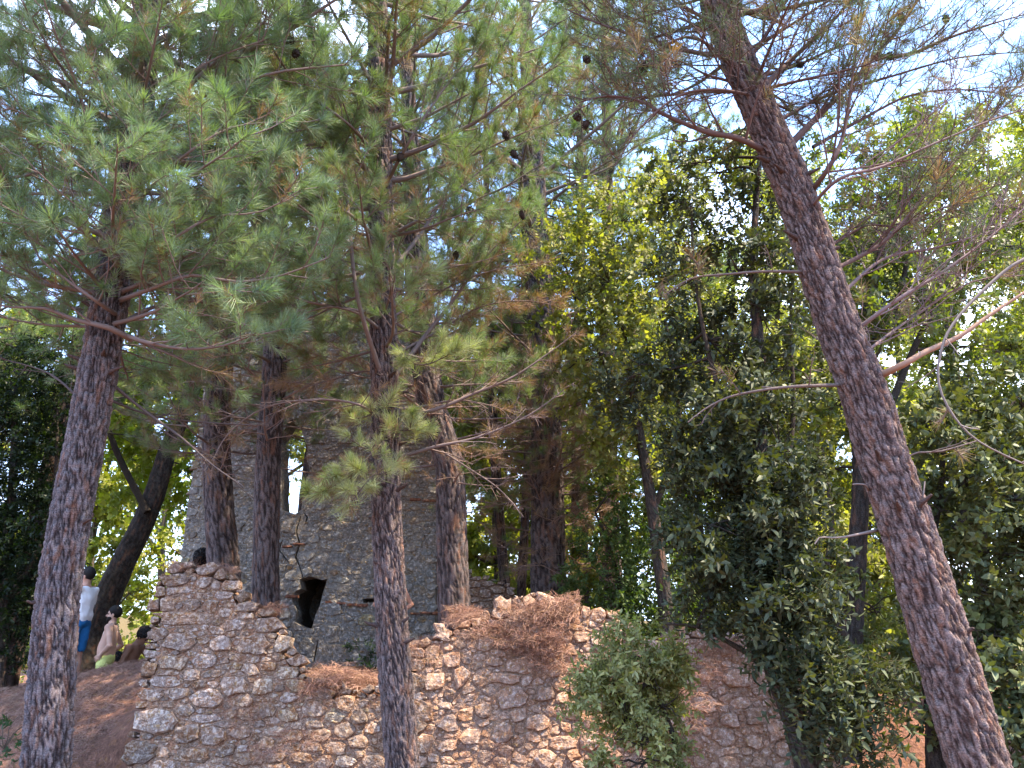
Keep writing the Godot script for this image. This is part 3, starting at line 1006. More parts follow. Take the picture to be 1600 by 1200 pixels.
func pine_limb(parent: Node3D, bag: Bag, path: PackedVector3Array, r0: float, o: Dictionary) -> void:
	# o: start (share of the limb that is bare), gap, reach, leafy (chance of a tuft), twigs, kind, green, dry, far, bark, side_up
	var mb := MB.new()
	var n := path.size()
	var bark: Color = o.get("bark", Color(0.10, 0.075, 0.065))
	mb.tube(path, taper(n, r0, maxf(0.005, r0 * 0.16), 1.2), o.get("sides", 6), bark, 0.10)
	var length := 0.0
	for i in n - 1:
		length += path[i].distance_to(path[i + 1])
	var gap: float = o.get("gap", 0.2)
	var reach: float = o.get("reach", 0.9)
	var leafy_: float = o.get("leafy", 1.0)
	var start: float = o.get("start", 0.3)
	var kind: String = o.get("kind", "fresh")
	var greens: Array = o.get("green", [Color(0.085, 0.15, 0.055), Color(0.11, 0.17, 0.06)])
	var dry: float = o.get("dry", 0.04)
	var per: int = o.get("twigs", 4)
	var size: float = o.get("size", 1.0)
	var s := start * length
	var side := 1.0
	var tuft := func(p: Vector3, d: Vector3, k: float):
		if rng.randf() > leafy_:
			return
		var c: Color = greens[0].lerp(greens[1], rng.randf())
		c = shade(c, rng.randf_range(0.75, 1.25))
		var kd := kind
		if rng.randf() < dry:
			c = Color(0.30, 0.150, 0.105).lerp(Color(0.25, 0.17, 0.115), rng.randf())
			if kind != "far":
				kd = "loose"
		elif kind == "fresh":
			kd = ["fresh", "fresh", "loose", "fresh_b", "fresh_b", "brush", "young"][rng.randi() % 7]
		bag.put(kd, Transform3D(facing(d, rng.randf() * TAU, k * size * rng.randf_range(0.6, 1.2)), p), c)
	while s < length:
		var t := s / length
		var fi := t * (n - 1)
		var i := mini(int(fi), n - 2)
		var p := path[i].lerp(path[i + 1], fi - i)
		var tan_ := (path[i + 1] - path[i]).normalized()
		var flat := tan_.cross(Vector3.UP).normalized()
		side = -side
		var up0: float = o.get("side_up", 0.25)
		var d := (flat * side * rng.randf_range(0.5, 1.0) + tan_ * rng.randf_range(0.4, 0.9) + Vector3(0, rng.randf_range(-0.35, 0.5) + up0 * 0.5, 0)).normalized()
		var l := reach * lerpf(1.0, 0.45, t) * rng.randf_range(0.6, 1.2)
		var pts := PackedVector3Array([p])
		var q := p
		var dd := d
		var seg := 5
		for k in seg:
			dd = (dd + Vector3(0, up0 * 0.22, 0) + vr(0.13)).normalized()
			q += dd * l / seg
			pts.append(q)
		var r1 := clampf(r0 * (1.0 - t) * 0.5, 0.005, 0.022)
		mb.tube(pts, taper(seg + 1, r1, 0.0035), 4, shade(bark, rng.randf_range(0.85, 1.2)))
		for k in per:
			var tt := (k + rng.randf_range(0.2, 0.9)) / per
			if tt < 0.2:
				continue
			var fj := minf(tt, 0.98) * seg
			var j := int(fj)
			var b := pts[j].lerp(pts[j + 1], fj - j)
			var ax := (pts[j + 1] - pts[j]).normalized()
			var cd := (ax * 0.7 + ax.cross(vr(1.0)).normalized() * 0.8 + Vector3(0, up0, 0)).normalized()
			var cl := l * rng.randf_range(0.16, 0.42)
			var e := sub_twig(mb, b, cd, cl, 0.0042, up0 * 0.4, bark)
			tuft.call(mb.v[mb.v.size() - 1], e, 1.0)
			if kind != "thin" and rng.randf() < 0.6:
				tuft.call(b.lerp(mb.v[mb.v.size() - 1], 0.45), (e + vr(0.7)).normalized(), 0.9)
			if o.get("wiry", 0) > 0:
				for w in o.wiry:
					sub_twig(mb, b.lerp(mb.v[mb.v.size() - 1], rng.randf()), (cd + vr(1.1)).normalized(), cl * rng.randf_range(0.4, 0.9), 0.0026, 0.03, shade(bark, 1.15), 2)
		tuft.call(q, dd, 1.1)
		s += gap * rng.randf_range(0.6, 1.4)
	tuft.call(path[n - 1], (path[n - 1] - path[n - 2]).normalized(), 1.15)
	part(parent, o.get("called", "branch"), mb.mesh(parent.position), M.twig, o.get("label", ""))

func limb_path(p: Vector3, az: float, el: float, l: float, curve: float) -> PackedVector3Array:
	var pts := PackedVector3Array([p])
	var n := maxi(6, int(l / 0.28))
	var e := el
	var a := az
	var q := p
	for i in n:
		e += curve / n + rng.randf_range(-0.10, 0.10)
		a += rng.randf_range(-0.13, 0.13)
		q += Vector3(cos(a) * cos(e), sin(e), sin(a) * cos(e)) * l / n
		pts.append(q)
	return pts

func crown(parent: Node3D, bag: Bag, trunk: PackedVector3Array, rad: PackedFloat32Array, h0: float, h1: float, step: float, per: int, reach: float, o: Dictionary) -> void:
	# whorls of limbs up the stem between two heights
	var h := h0
	var az := rng.randf() * TAU
	while h < h1:
		var t := (h - h0) / (h1 - h0)
		var i := 0
		while i < trunk.size() - 2 and trunk[i].y < h:
			i += 1
		var p := trunk[i]
		var prof: float = (0.55 + 0.9 * t) if t < 0.45 else lerpf(0.95, 0.25, (t - 0.45) / 0.55)
		for k in per:
			az += 2.39996 + rng.randf_range(-0.3, 0.3)
			if o.has("skip") and o.skip.call(az, t):
				continue
			var l := reach * prof * rng.randf_range(0.75, 1.2)
			var el := lerpf(o.get("low", -0.05), 0.75, t) + rng.randf_range(-0.15, 0.15)
			var oo := o.duplicate()
			if o.has("start") == false:
				oo.start = lerpf(0.45, 0.2, t)
			pine_limb(parent, bag, limb_path(p, az, el, l, o.get("curve", 0.25)), clampf(l * 0.016, 0.012, minf(0.06, rad[i] * 0.5)), oo)
		h += step * rng.randf_range(0.7, 1.3)

func pine_cone(parent: Node3D, at: Vector3, s: float) -> void:
	if not tuft_mesh.has("cone"):
		var mb := MB.new()
		var pts := PackedVector3Array()
		var r := PackedFloat32Array([0.010, 0.024, 0.030, 0.026, 0.016, 0.004])
		for i in 6:
			pts.append(Vector3(0, -i * 0.017, 0))
		mb.tube(pts, r, 8, Color.WHITE)
		for i in 46:
			var t := i / 46.0
			var az := i * 2.39996
			var y := -0.006 - t * 0.074
			var rr := lerpf(0.026, 0.012, t * t) + 0.004
			var d := Vector3(cos(az), -0.25, sin(az)).normalized()
			var b := Vector3(cos(az) * rr * 0.7, y, sin(az) * rr * 0.7)
			var sd := d.cross(Vector3.UP).normalized() * 0.009
			var tip := b + d * 0.016
			mb.tri(b - sd, b + sd, tip + Vector3(0, 0.003, 0), Color.WHITE)
			mb.tri(b + sd, b - sd, tip - Vector3(0, 0.004, 0), Color.WHITE)
		tuft_mesh.cone = mb.mesh()
	var o := part(parent, "pine_cone", tuft_mesh.cone, M.cone)
	o.position = at - parent.position
	o.rotation = Vector3(rng.randf_range(-0.6, 0.6), rng.randf() * TAU, rng.randf_range(-0.6, 0.6))
	o.scale = Vector3.ONE * s

func stubs(t: Node3D, path: PackedVector3Array, rad: PackedFloat32Array, n: int, top: float) -> void:
	# broken ends of old whorls left on the stem
	for i in n:
		var k := int(path.size() * rng.randf_range(0.08, top))
		var az := rng.randf_range(0.15, PI - 0.15) if rng.randf() < 0.7 else rng.randf() * TAU
		var d := Vector3(cos(az), rng.randf_range(0.0, 0.5), sin(az)).normalized()
		var p := path[k] + d * rad[k] * 0.7
		var l := rng.randf_range(0.05, 0.16)
		var mb := MB.new()
		var e := p + d * (rad[k] * 0.3 + l)
		mb.tube(PackedVector3Array([p, p.lerp(e, 0.45), p.lerp(e, 0.8) + vr(0.01), e + vr(0.012)]), PackedFloat32Array([0.034, 0.020, 0.013, 0.008]), 7, Color(0.12, 0.085, 0.075), 0.15)
		part(t, "branch_stub", mb.mesh(t.position), M.bark)

func foreground_pines() -> void:
	var cool := Color(0.205, 0.172, 0.174)
	var crev := Color(0.040, 0.029, 0.028)
	# ---- the left trunk
	var path := smooth_path([Vector3(-3.492, 0.21, -6.5), Vector3(-3.535, 0.488, -6.5), Vector3(-3.571, 0.864, -6.5), Vector3(-3.637, 1.469, -6.5), Vector3(-3.688, 2.062, -6.5), Vector3(-3.687, 2.965, -6.5), Vector3(-3.674, 3.712, -6.5), Vector3(-3.677, 4.323, -6.5), Vector3(-3.674, 4.968, -6.5), Vector3(-3.713, 6.008, -6.5), Vector3(-3.779, 7.305, -6.5), Vector3(-3.934, 8.837, -6.5), Vector3(-4.252, 11.84, -6.5)], 0.019)
	var rad := radii(path, [0.170, 0.158, 0.149, 0.150, 0.146, 0.14, 0.13, 0.12, 0.10, 0.08, 0.05])
	path[0].y = -0.15
	var t := thing("pine_tree", "thick pine at the far left leaning slightly right, with two people behind its trunk", "tree", path[0], "umbrella of pines round the ruin")
	part(t, "trunk", plated_trunk(path, rad, 108, 0.022, 0.045, 0.19, cool, crev, 41), M.bark)
	stubs(t, path, rad, 9, 0.36)
	var bag := Bag.new()
	var lush := {"leafy": 1.0, "gap": 0.15, "reach": 1.0, "twigs": 5, "kind": "fresh", "wiry": 1, "bark": Color(0.17, 0.13, 0.12), "dry": 0.06, "start": 0.22, "low": -0.12,
		"green": [Color(0.165, 0.245, 0.145), Color(0.235, 0.285, 0.175)]}
	# the low limb that crosses the trunk, and others told apart under the crown
	var lo := lush.duplicate()
	lo.start = 0.25
	pine_limb(t, bag, smooth_path([Vector3(-3.375, 4.097, -6.4), Vector3(-3.479, 4.126, -6.2), Vector3(-3.768, 4.197, -6.2), Vector3(-4.065, 4.305, -6.2), Vector3(-4.346, 4.318, -6.2), Vector3(-4.693, 4.378, -6.2)], 0.15), 0.030, lo)
	pine_limb(t, bag, smooth_path([Vector3(-3.616, 4.229, -6.5), Vector3(-3.128, 3.99, -6.2), Vector3(-2.791, 3.931, -6.2), Vector3(-2.347, 3.846, -5.9), Vector3(-2.026, 3.878, -5.7)], 0.15), 0.026, lo)
	pine_limb(t, bag, smooth_path([Vector3(-3.556, 4.343, -6.4), Vector3(-3.515, 4.289, -6), Vector3(-3.855, 4.527, -6), Vector3(-4.081, 4.709, -6), Vector3(-4.264, 5.083, -6)], 0.15), 0.022, lo)
	pine_limb(t, bag, smooth_path([Vector3(-3.602, 4.513, -6.5), Vector3(-2.943, 4.314, -5.8), Vector3(-2.643, 4.429, -5.8), Vector3(-2.266, 4.371, -5.8), Vector3(-1.903, 4.429, -5.8), Vector3(-1.493, 4.606, -5.8)], 0.15), 0.026, lo)
	pine_limb(t, bag, smooth_path([Vector3(-3.594, 4.836, -6.5), Vector3(-2.795, 4.617, -5.6), Vector3(-2.461, 4.851, -5.6), Vector3(-2.048, 4.91, -5.6), Vector3(-1.7, 5.151, -5.6)], 0.15), 0.026, lo)
	pine_limb(t, bag, smooth_path([Vector3(-3.624, 4.836, -6.5), Vector3(-3.613, 4.845, -5.8), Vector3(-3.97, 5.029, -5.8), Vector3(-4.347, 5.278, -5.8)], 0.15), 0.026, lo)
	pine_limb(t, bag, smooth_path([Vector3(-3.607, 5.512, -6.5), Vector3(-2.796, 5.398, -5.6), Vector3(-2.401, 5.715, -5.6), Vector3(-1.916, 5.779, -5.6)], 0.15), 0.026, lo)
	pine_limb(t, bag, smooth_path([Vector3(-3.617, 5.581, -6.5), Vector3(-3.452, 5.453, -5.5), Vector3(-3.817, 5.705, -5.5), Vector3(-4.231, 5.897, -5.5)], 0.15), 0.026, lo)
	pine_limb(t, bag, smooth_path([Vector3(-3.616, 4.229, -6.5), Vector3(-3.523, 4.668, -7), Vector3(-3.091, 4.737, -7), Vector3(-2.579, 4.668, -7), Vector3(-2.093, 4.875, -7)], 0.15), 0.026, lo)
	pine_limb(t, bag, smooth_path([Vector3(-3.624, 4.836, -6.5), Vector3(-3.646, 5.856, -7.2), Vector3(-3.065, 6.088, -7.2), Vector3(-2.565, 6.564, -7.2), Vector3(-1.808, 6.645, -7.2)], 0.15), 0.026, lo)
	pine_limb(t, bag, smooth_path([Vector3(-3.664, 6.228, -6.5), Vector3(-2.95, 6.256, -5.7), Vector3(-2.643, 6.533, -5.7), Vector3(-2.204, 6.745, -5.7)], 0.15), 0.024, lo)
	pine_limb(t, bag, smooth_path([Vector3(-3.664, 6.228, -6.5), Vector3(-3.586, 6.325, -5.7), Vector3(-4.001, 6.745, -5.7), Vector3(-4.318, 6.888, -5.7)], 0.15), 0.024, lo)
	var bare := {"leafy": 0.06, "gap": 0.22, "reach": 0.45, "twigs": 3, "dry": 0.6, "start": 0.2, "side_up": 0.0, "bark": Color(0.10, 0.08, 0.075)}
	pine_limb(t, bag, smooth_path([Vector3(-3.587, 3.744, -6.6), Vector3(-3.331, 3.533, -6.8), Vector3(-2.978, 3.293, -6.8), Vector3(-2.689, 3.057, -6.8), Vector3(-2.381, 2.856, -6.8)], 0.12), 0.016, bare)
	pine_limb(t, bag, smooth_path([Vector3(-3.581, 3.595, -6.6), Vector3(-3.46, 3.615, -7.2), Vector3(-2.958, 3.551, -7.2), Vector3(-2.339, 3.519, -7.2)], 0.12), 0.013, bare)
	pine_limb(t, bag, smooth_path([Vector3(-3.635, 3.448, -6.4), Vector3(-4.15, 3.835, -6.6), Vector3(-4.642, 3.989, -6.6)], 0.12), 0.012, bare)
	crown(t, bag, path, rad, 4.25, 11.4, 0.26, 4, 2.8, lush)
	empty_bag(bag, t, "needles", M.needle, t.position)
	for q in [Vector3(-2.175, 7.18, -6.2), Vector3(-2.1, 7.042, -6.2), Vector3(-1.173, 6.441, -7)]:
		pine_cone(t, q, 1.25)
	# ---- the middle trunk
	path = smooth_path([Vector3(-0.972, -0.111, -8), Vector3(-0.997, 0.204, -8), Vector3(-1.089, 0.918, -8), Vector3(-1.202, 1.859, -8), Vector3(-1.294, 2.811, -8), Vector3(-1.335, 3.487, -8), Vector3(-1.385, 4.199, -8), Vector3(-1.452, 5.106, -8), Vector3(-1.493, 5.746, -8), Vector3(-1.606, 7.478, -8), Vector3(-1.742, 9.433, -8), Vector3(-1.847, 11.071, -8), Vector3(-1.978, 13.14, -8)], 0.020)
	rad = radii(path, [0.160, 0.154, 0.150, 0.146, 0.141, 0.138, 0.134, 0.13, 0.115, 0.09, 0.06, 0.03])
	path[0].y = -0.15
	t = thing("pine_tree", "slim straight pine in the middle of the picture standing before the walls", "tree", path[0], "umbrella of pines round the ruin")
	part(t, "trunk", plated_trunk(path, rad, 104, 0.019, 0.045, 0.19, Color(0.215, 0.165, 0.155), crev, 43), M.bark)
	stubs(t, path, rad, 12, 0.34)
	bag = Bag.new()
	var mid := lush.duplicate()
	mid.green = [Color(0.165, 0.235, 0.12), Color(0.24, 0.275, 0.145)]
	mid.dry = 0.19
	mid.reach = 0.85
	mid.start = 0.3
	pine_limb(t, bag, smooth_path([Vector3(-1.385, 4.199, -8), Vector3(-1.6, 4.916, -7.4), Vector3(-1.764, 5.896, -7.4), Vector3(-1.959, 7.208, -7.4), Vector3(-2.23, 7.913, -7.4), Vector3(-2.463, 8.749, -7.4), Vector3(-2.66, 9.434, -7.4)], 0.15), 0.030, mid)
	pine_limb(t, bag, smooth_path([Vector3(-1.31, 4.236, -8), Vector3(-1.042, 4.877, -8.4), Vector3(-0.755, 5.282, -8.4), Vector3(-0.309, 5.953, -8.4), Vector3(0.236, 6.566, -8.4)], 0.15), 0.034, mid)
	pine_limb(t, bag, smooth_path([Vector3(-1.446, 5.993, -8), Vector3(-0.995, 6.012, -7.6), Vector3(-0.647, 6.337, -7.6), Vector3(-0.219, 6.754, -7.6)], 0.15), 0.028, mid)
	pine_limb(t, bag, smooth_path([Vector3(-1.454, 5.422, -8), Vector3(-0.968, 6.684, -8.6), Vector3(-0.503, 7.919, -8.6), Vector3(-0.435, 9.148, -8.6)], 0.15), 0.030, mid)
	pine_limb(t, bag, smooth_path([Vector3(-1.529, 6.587, -8), Vector3(-1.116, 6.726, -7.2), Vector3(-0.717, 7.481, -7.2), Vector3(-0.293, 8.098, -7.2)], 0.15), 0.026, mid)
	pine_limb(t, bag, smooth_path([Vector3(-1.509, 5.91, -8), Vector3(-1.707, 5.738, -7), Vector3(-2.185, 5.963, -7), Vector3(-2.641, 5.888, -7)], 0.15), 0.026, mid)
	pine_limb(t, bag, smooth_path([Vector3(-1.582, 7.026, -8), Vector3(-1.728, 6.675, -6.8), Vector3(-2.22, 6.993, -6.8), Vector3(-2.758, 6.993, -6.8)], 0.15), 0.026, mid)
	pine_limb(t, bag, smooth_path([Vector3(-1.422, 4.797, -8), Vector3(-1.635, 4.857, -7.6), Vector3(-1.981, 4.931, -7.6), Vector3(-2.377, 4.784, -7.6)], 0.15), 0.022, mid)
	# little sprays beside the stem, sunlight put into their paler needle colour
	var sun_tinted := {"leafy": 1.0, "gap": 0.10, "reach": 0.42, "twigs": 4, "kind": "fresh", "dry": 0.12, "start": 0.25, "green": [Color(0.34, 0.40, 0.17), Color(0.45, 0.42, 0.24)]}
	pine_limb(t, bag, smooth_path([Vector3(-1.372, 3.557, -8), Vector3(-1.405, 3.25, -7.4), Vector3(-1.58, 3.06, -7.4), Vector3(-1.787, 2.935, -7.4), Vector3(-1.936, 2.873, -7.4)], 0.08), 0.012, sun_tinted)
	pine_limb(t, bag, smooth_path([Vector3(-1.345, 3.28, -8), Vector3(-1.344, 3.04, -7.3), Vector3(-1.457, 2.887, -7.3), Vector3(-1.54, 2.765, -7.3)], 0.08), 0.010, sun_tinted)
	pine_limb(t, bag, smooth_path([Vector3(-1.363, 3.91, -8), Vector3(-1.467, 3.727, -7.6), Vector3(-1.628, 3.693, -7.6)], 0.08), 0.009, sun_tinted)
	pine_limb(t, bag, smooth_path([Vector3(-1.284, 3.697, -8), Vector3(-1.07, 3.579, -7.6), Vector3(-0.976, 3.659, -7.6)], 0.08), 0.008, sun_tinted)
	pine_limb(t, bag, smooth_path([Vector3(-1.322, 4.495, -8), Vector3(-0.921, 4.244, -7.5), Vector3(-0.725, 4.314, -7.5), Vector3(-0.53, 4.42, -7.5)], 0.08), 0.010, sun_tinted)
	# dead limbs
	var dead := {"leafy": 0.10, "gap": 0.13, "reach": 0.6, "twigs": 4, "dry": 1.0, "start": 0.25, "side_up": 0.0, "wiry": 2, "bark": Color(0.155, 0.115, 0.103), "label": "dead bare branch with wiry twigs"}
	pine_limb(t, bag, smooth_path([Vector3(-1.222, 3.838, -8), Vector3(-0.795, 3.823, -7.7), Vector3(-0.4, 3.997, -7.7), Vector3(0, 4.172, -7.7), Vector3(0.407, 4.459, -7.7), Vector3(0.684, 4.678, -7.7)], 0.12), 0.026, dead)
	pine_limb(t, bag, smooth_path([Vector3(-1.181, 3.383, -8), Vector3(-0.763, 3.382, -7.5), Vector3(-0.383, 3.467, -7.5), Vector3(0, 3.619, -7.5), Vector3(0.258, 3.765, -7.5), Vector3(0.52, 3.968, -7.5)], 0.12), 0.022, dead)
	pine_limb(t, bag, smooth_path([Vector3(-0.735, 3.429, -7.9), Vector3(-0.465, 3.259, -7.9), Vector3(-0.165, 3.059, -7.9), Vector3(0.033, 2.861, -7.9)], 0.12), 0.010, dead)
	pine_limb(t, bag, smooth_path([Vector3(-1.442, 3.838, -8), Vector3(-1.511, 3.76, -7.3), Vector3(-1.766, 3.806, -7.3), Vector3(-2.018, 3.806, -7.3), Vector3(-2.329, 3.76, -7.3), Vector3(-2.568, 3.643, -7.3), Vector3(-2.766, 3.449, -7.3), Vector3(-2.864, 3.227, -7.3), Vector3(-2.872, 3.04, -7.3)], 0.1), 0.016, dead)
	pine_limb(t, bag, smooth_path([Vector3(-1.294, 3.91, -8), Vector3(-1.001, 4.034, -8.3), Vector3(-0.574, 4.108, -8.3), Vector3(-0.071, 3.996, -8.3)], 0.12), 0.022, dead)
	var withered := dead.duplicate()
	withered.label = "withered branch with reddish brown needles"
	withered.leafy = 0.5
	pine_limb(t, bag, smooth_path([Vector3(-1.401, 4.951, -8), Vector3(-1.047, 5.319, -8.3), Vector3(-0.603, 5.566, -8.3), Vector3(-0.152, 5.732, -8.3), Vector3(0.38, 5.817, -8.3)], 0.12), 0.020, withered)
	pine_limb(t, bag, smooth_path([Vector3(-1.379, 4.495, -8), Vector3(-0.917, 5.037, -8.6), Vector3(-0.386, 5.369, -8.6), Vector3(0.155, 5.454, -8.6), Vector3(0.618, 5.369, -8.6)], 0.12), 0.020, withered)
	pine_limb(t, bag, smooth_path([Vector3(-1.381, 4.273, -8), Vector3(-1.649, 4.415, -8.2), Vector3(-1.931, 4.34, -8.2), Vector3(-2.211, 4.264, -8.2), Vector3(-2.499, 4.302, -8.2)], 0.12), 0.014, withered)
	crown(t, bag, path, rad, 4.6, 13.2, 0.34, 3, 2.6, mid)
	empty_bag(bag, t, "needles", M.needle, t.position)
	for q in [Vector3(-0.131, 8.365, -7.6), Vector3(-0.074, 7.141, -7.6), Vector3(0, 6.882, -7.6), Vector3(-0.476, 6.252, -7.8), Vector3(0.113, 6.346, -8), Vector3(-0.681, 6.022, -8.4)]:
		pine_cone(t, q, 1.4)
	# ---- the leaning trunk at the right
	path = smooth_path([Vector3(3.061, 0.388, -5.5), Vector3(3.034, 0.604, -5.5), Vector3(2.98, 0.977, -5.5), Vector3(2.833, 1.991, -5.5), Vector3(2.729, 2.616, -5.5), Vector3(2.607, 3.387, -5.5), Vector3(2.471, 4.011, -5.5), Vector3(2.308, 4.969, -5.5), Vector3(2.123, 5.705, -5.5), Vector3(1.902, 6.564, -5.5), Vector3(1.762, 7.275, -5.5), Vector3(1.584, 8.513, -5.5), Vector3(1.333, 10.744, -5.5)], 0.018)
	rad = radii(path, [0.190, 0.182, 0.174, 0.166, 0.154, 0.143, 0.139, 0.135, 0.128, 0.12, 0.10, 0.08, 0.05])
	path[0].y = -0.15
	t = thing("pine_tree", "thick reddish pine at the right leaning far over to the left", "tree", path[0], "umbrella of pines round the ruin")
	part(t, "trunk", plated_trunk(path, rad, 110, 0.019, 0.045, 0.17, Color(0.225, 0.165, 0.150), Color(0.050, 0.031, 0.027), 47), M.bark)
	stubs(t, path, rad, 11, 0.6)
	bag = Bag.new()
	var thin := {"leafy": 0.85, "gap": 0.10, "reach": 0.9, "twigs": 6, "kind": "thin", "dry": 0.10, "start": 0.12, "wiry": 2, "bark": Color(0.115, 0.078, 0.070), "green": [Color(0.085, 0.12, 0.075), Color(0.13, 0.15, 0.09)]}
	pine_limb(t, bag, smooth_path([Vector3(2.095, 5.422, -5.5), Vector3(1.799, 5.403, -5.3), Vector3(1.547, 5.464, -5.3), Vector3(1.247, 5.617, -5.3), Vector3(1.046, 5.753, -5.3), Vector3(0.787, 5.803, -5.3), Vector3(0.549, 5.741, -5.3)], 0.12), 0.030, thin)
	pine_limb(t, bag, smooth_path([Vector3(2.314, 5.484, -5.5), Vector3(2.635, 5.844, -5.6), Vector3(2.954, 6.174, -5.6), Vector3(3.222, 6.48, -5.6), Vector3(3.463, 6.76, -5.6), Vector3(3.728, 7.156, -5.6), Vector3(3.967, 7.528, -5.6)], 0.12), 0.036, thin)
	pine_limb(t, bag, smooth_path([Vector3(3.174, 6.46, -5.6), Vector3(3.505, 6.48, -5.6), Vector3(3.874, 6.654, -5.6), Vector3(4.243, 6.795, -5.6), Vector3(4.673, 6.938, -5.6)], 0.12), 0.022, thin)
	pine_limb(t, bag, smooth_path([Vector3(2.159, 6.06, -5.5), Vector3(2.528, 6.533, -5.7), Vector3(2.855, 6.852, -5.7), Vector3(3.132, 7.181, -5.7), Vector3(3.424, 7.557, -5.7)], 0.12), 0.034, thin)
	pine_limb(t, bag, smooth_path([Vector3(2.418, 5.016, -5.5), Vector3(2.462, 5.057, -5.2), Vector3(2.594, 5.302, -5.2), Vector3(2.684, 5.601, -5.2), Vector3(2.776, 5.973, -5.2), Vector3(2.855, 6.359, -5.2), Vector3(2.958, 6.827, -5.2)], 0.12), 0.024, thin)
	pine_limb(t, bag, smooth_path([Vector3(1.94, 6.36, -5.5), Vector3(1.741, 6.61, -5.4), Vector3(1.507, 6.817, -5.4), Vector3(1.352, 7.028, -5.4)], 0.12), 0.034, thin)
	pine_limb(t, bag, smooth_path([Vector3(1.928, 6.225, -5.5), Vector3(1.534, 6.293, -5.2), Vector3(1.266, 6.228, -5.2), Vector3(0.99, 5.973, -5.2)], 0.12), 0.018, thin)
	pine_limb(t, bag, smooth_path([Vector3(2.114, 6.159, -5.5), Vector3(2.667, 6.633, -5.9), Vector3(3.111, 6.851, -5.9), Vector3(3.601, 6.925, -5.9), Vector3(4.134, 7.224, -5.9)], 0.12), 0.020, thin)
	pine_limb(t, bag, smooth_path([Vector3(2.017, 6.292, -5.5), Vector3(2.164, 6.45, -5.3), Vector3(2.363, 6.789, -5.3), Vector3(2.616, 7.068, -5.3)], 0.12), 0.024, thin)
	pine_limb(t, bag, smooth_path([Vector3(2.678, 5.734, -5.9), Vector3(3.114, 6.003, -5.9), Vector3(3.619, 6.279, -5.9), Vector3(4.099, 6.349, -5.9), Vector3(4.611, 6.279, -5.9)], 0.12), 0.018, thin)
	pine_limb(t, bag, smooth_path([Vector3(1.916, 6.093, -5.5), Vector3(1.59, 6.025, -5.3), Vector3(1.387, 6.154, -5.3), Vector3(1.118, 6.122, -5.3)], 0.12), 0.014, thin)
	pine_limb(t, bag, smooth_path([Vector3(2.47, 4.311, -5.5), Vector3(2.75, 4.473, -5.6), Vector3(3.063, 4.675, -5.6), Vector3(3.443, 5.091, -5.6), Vector3(3.905, 5.587, -5.6), Vector3(4.473, 6.242, -5.6)], 0.12), 0.022, thin)
	pine_limb(t, bag, smooth_path([Vector3(2.43, 4.478, -5.5), Vector3(2.844, 4.84, -5.9), Vector3(3.08, 4.963, -5.9), Vector3(3.296, 4.932, -5.9), Vector3(3.652, 5.088, -5.9), Vector3(4.242, 5.278, -5.9)], 0.12), 0.018, thin)
	var wiry := thin.duplicate()
	wiry.leafy = 0.30
	wiry.dry = 0.25
	wiry.bark = Color(0.165, 0.120, 0.115)
	pine_limb(t, bag, smooth_path([Vector3(2.503, 4.065, -5.5), Vector3(3.034, 4.525, -5.7), Vector3(3.525, 4.641, -5.7), Vector3(4.258, 4.879, -5.7), Vector3(4.717, 5.03, -5.7)], 0.12), 0.017, wiry)
	pine_limb(t, bag, smooth_path([Vector3(2.563, 3.772, -5.5), Vector3(2.866, 3.975, -5.3), Vector3(3.294, 4.239, -5.3), Vector3(3.745, 4.565, -5.3), Vector3(4.224, 4.961, -5.3)], 0.12), 0.018, wiry)
	pine_limb(t, bag, smooth_path([Vector3(2.383, 4.851, -5.5), Vector3(2.426, 4.825, -5), Vector3(2.776, 4.936, -5), Vector3(3.245, 5.16, -5), Vector3(3.774, 5.389, -5), Vector3(4.192, 5.506, -5)], 0.12), 0.016, wiry)
	pine_limb(t, bag, smooth_path([Vector3(2.231, 5.705, -5.5), Vector3(2.812, 6.2, -5.8), Vector3(3.417, 6.407, -5.8), Vector3(4.092, 6.619, -5.8), Vector3(4.808, 6.691, -5.8)], 0.12), 0.020, thin)
	pine_limb(t, bag, smooth_path([Vector3(2.068, 5.962, -5.5), Vector3(1.588, 5.625, -5), Vector3(1.286, 5.565, -5), Vector3(0.974, 5.274, -5), Vector3(0.766, 4.936, -5)], 0.12), 0.014, thin)
	pine_limb(t, bag, smooth_path([Vector3(1.858, 6.703, -5.5), Vector3(1.686, 6.999, -5.9), Vector3(1.329, 7.074, -5.9), Vector3(1.033, 7.224, -5.9)], 0.12), 0.016, thin)
	pine_limb(t, bag, smooth_path([Vector3(2.611, 3.59, -5.5), Vector3(3.325, 4.113, -6), Vector3(3.926, 4.467, -6), Vector3(4.484, 4.527, -6)], 0.12), 0.014, wiry)
	var spent := dead.duplicate()
	spent.label = ""
	spent.gap = 0.25
	spent.reach = 0.4
	spent.twigs = 2
	spent.wiry = 1
	spent.bark = Color(0.13, 0.10, 0.09)
	pine_limb(t, bag, smooth_path([Vector3(2.448, 3.377, -5.5), Vector3(2.119, 3.308, -5.3), Vector3(1.84, 3.283, -5.3), Vector3(1.559, 3.226, -5.3), Vector3(1.368, 3.13, -5.3), Vector3(1.247, 3.036, -5.3)], 0.1), 0.016, spent)
	pine_limb(t, bag, smooth_path([Vector3(2.284, 4.311, -5.5), Vector3(1.972, 4.267, -5.4), Vector3(1.674, 4.245, -5.4), Vector3(1.376, 4.207, -5.4), Vector3(1.171, 4.073, -5.4)], 0.1), 0.014, spent)
	pine_limb(t, bag, smooth_path([Vector3(2.679, 2.592, -5.5), Vector3(2.879, 2.84, -5.5), Vector3(3.117, 2.873, -5.5), Vector3(3.411, 2.955, -5.5)], 0.1), 0.010, spent)
	spent.label = "pale bare branch"
	spent.bark = Color(0.28, 0.175, 0.125)
	spent.start = 0.75
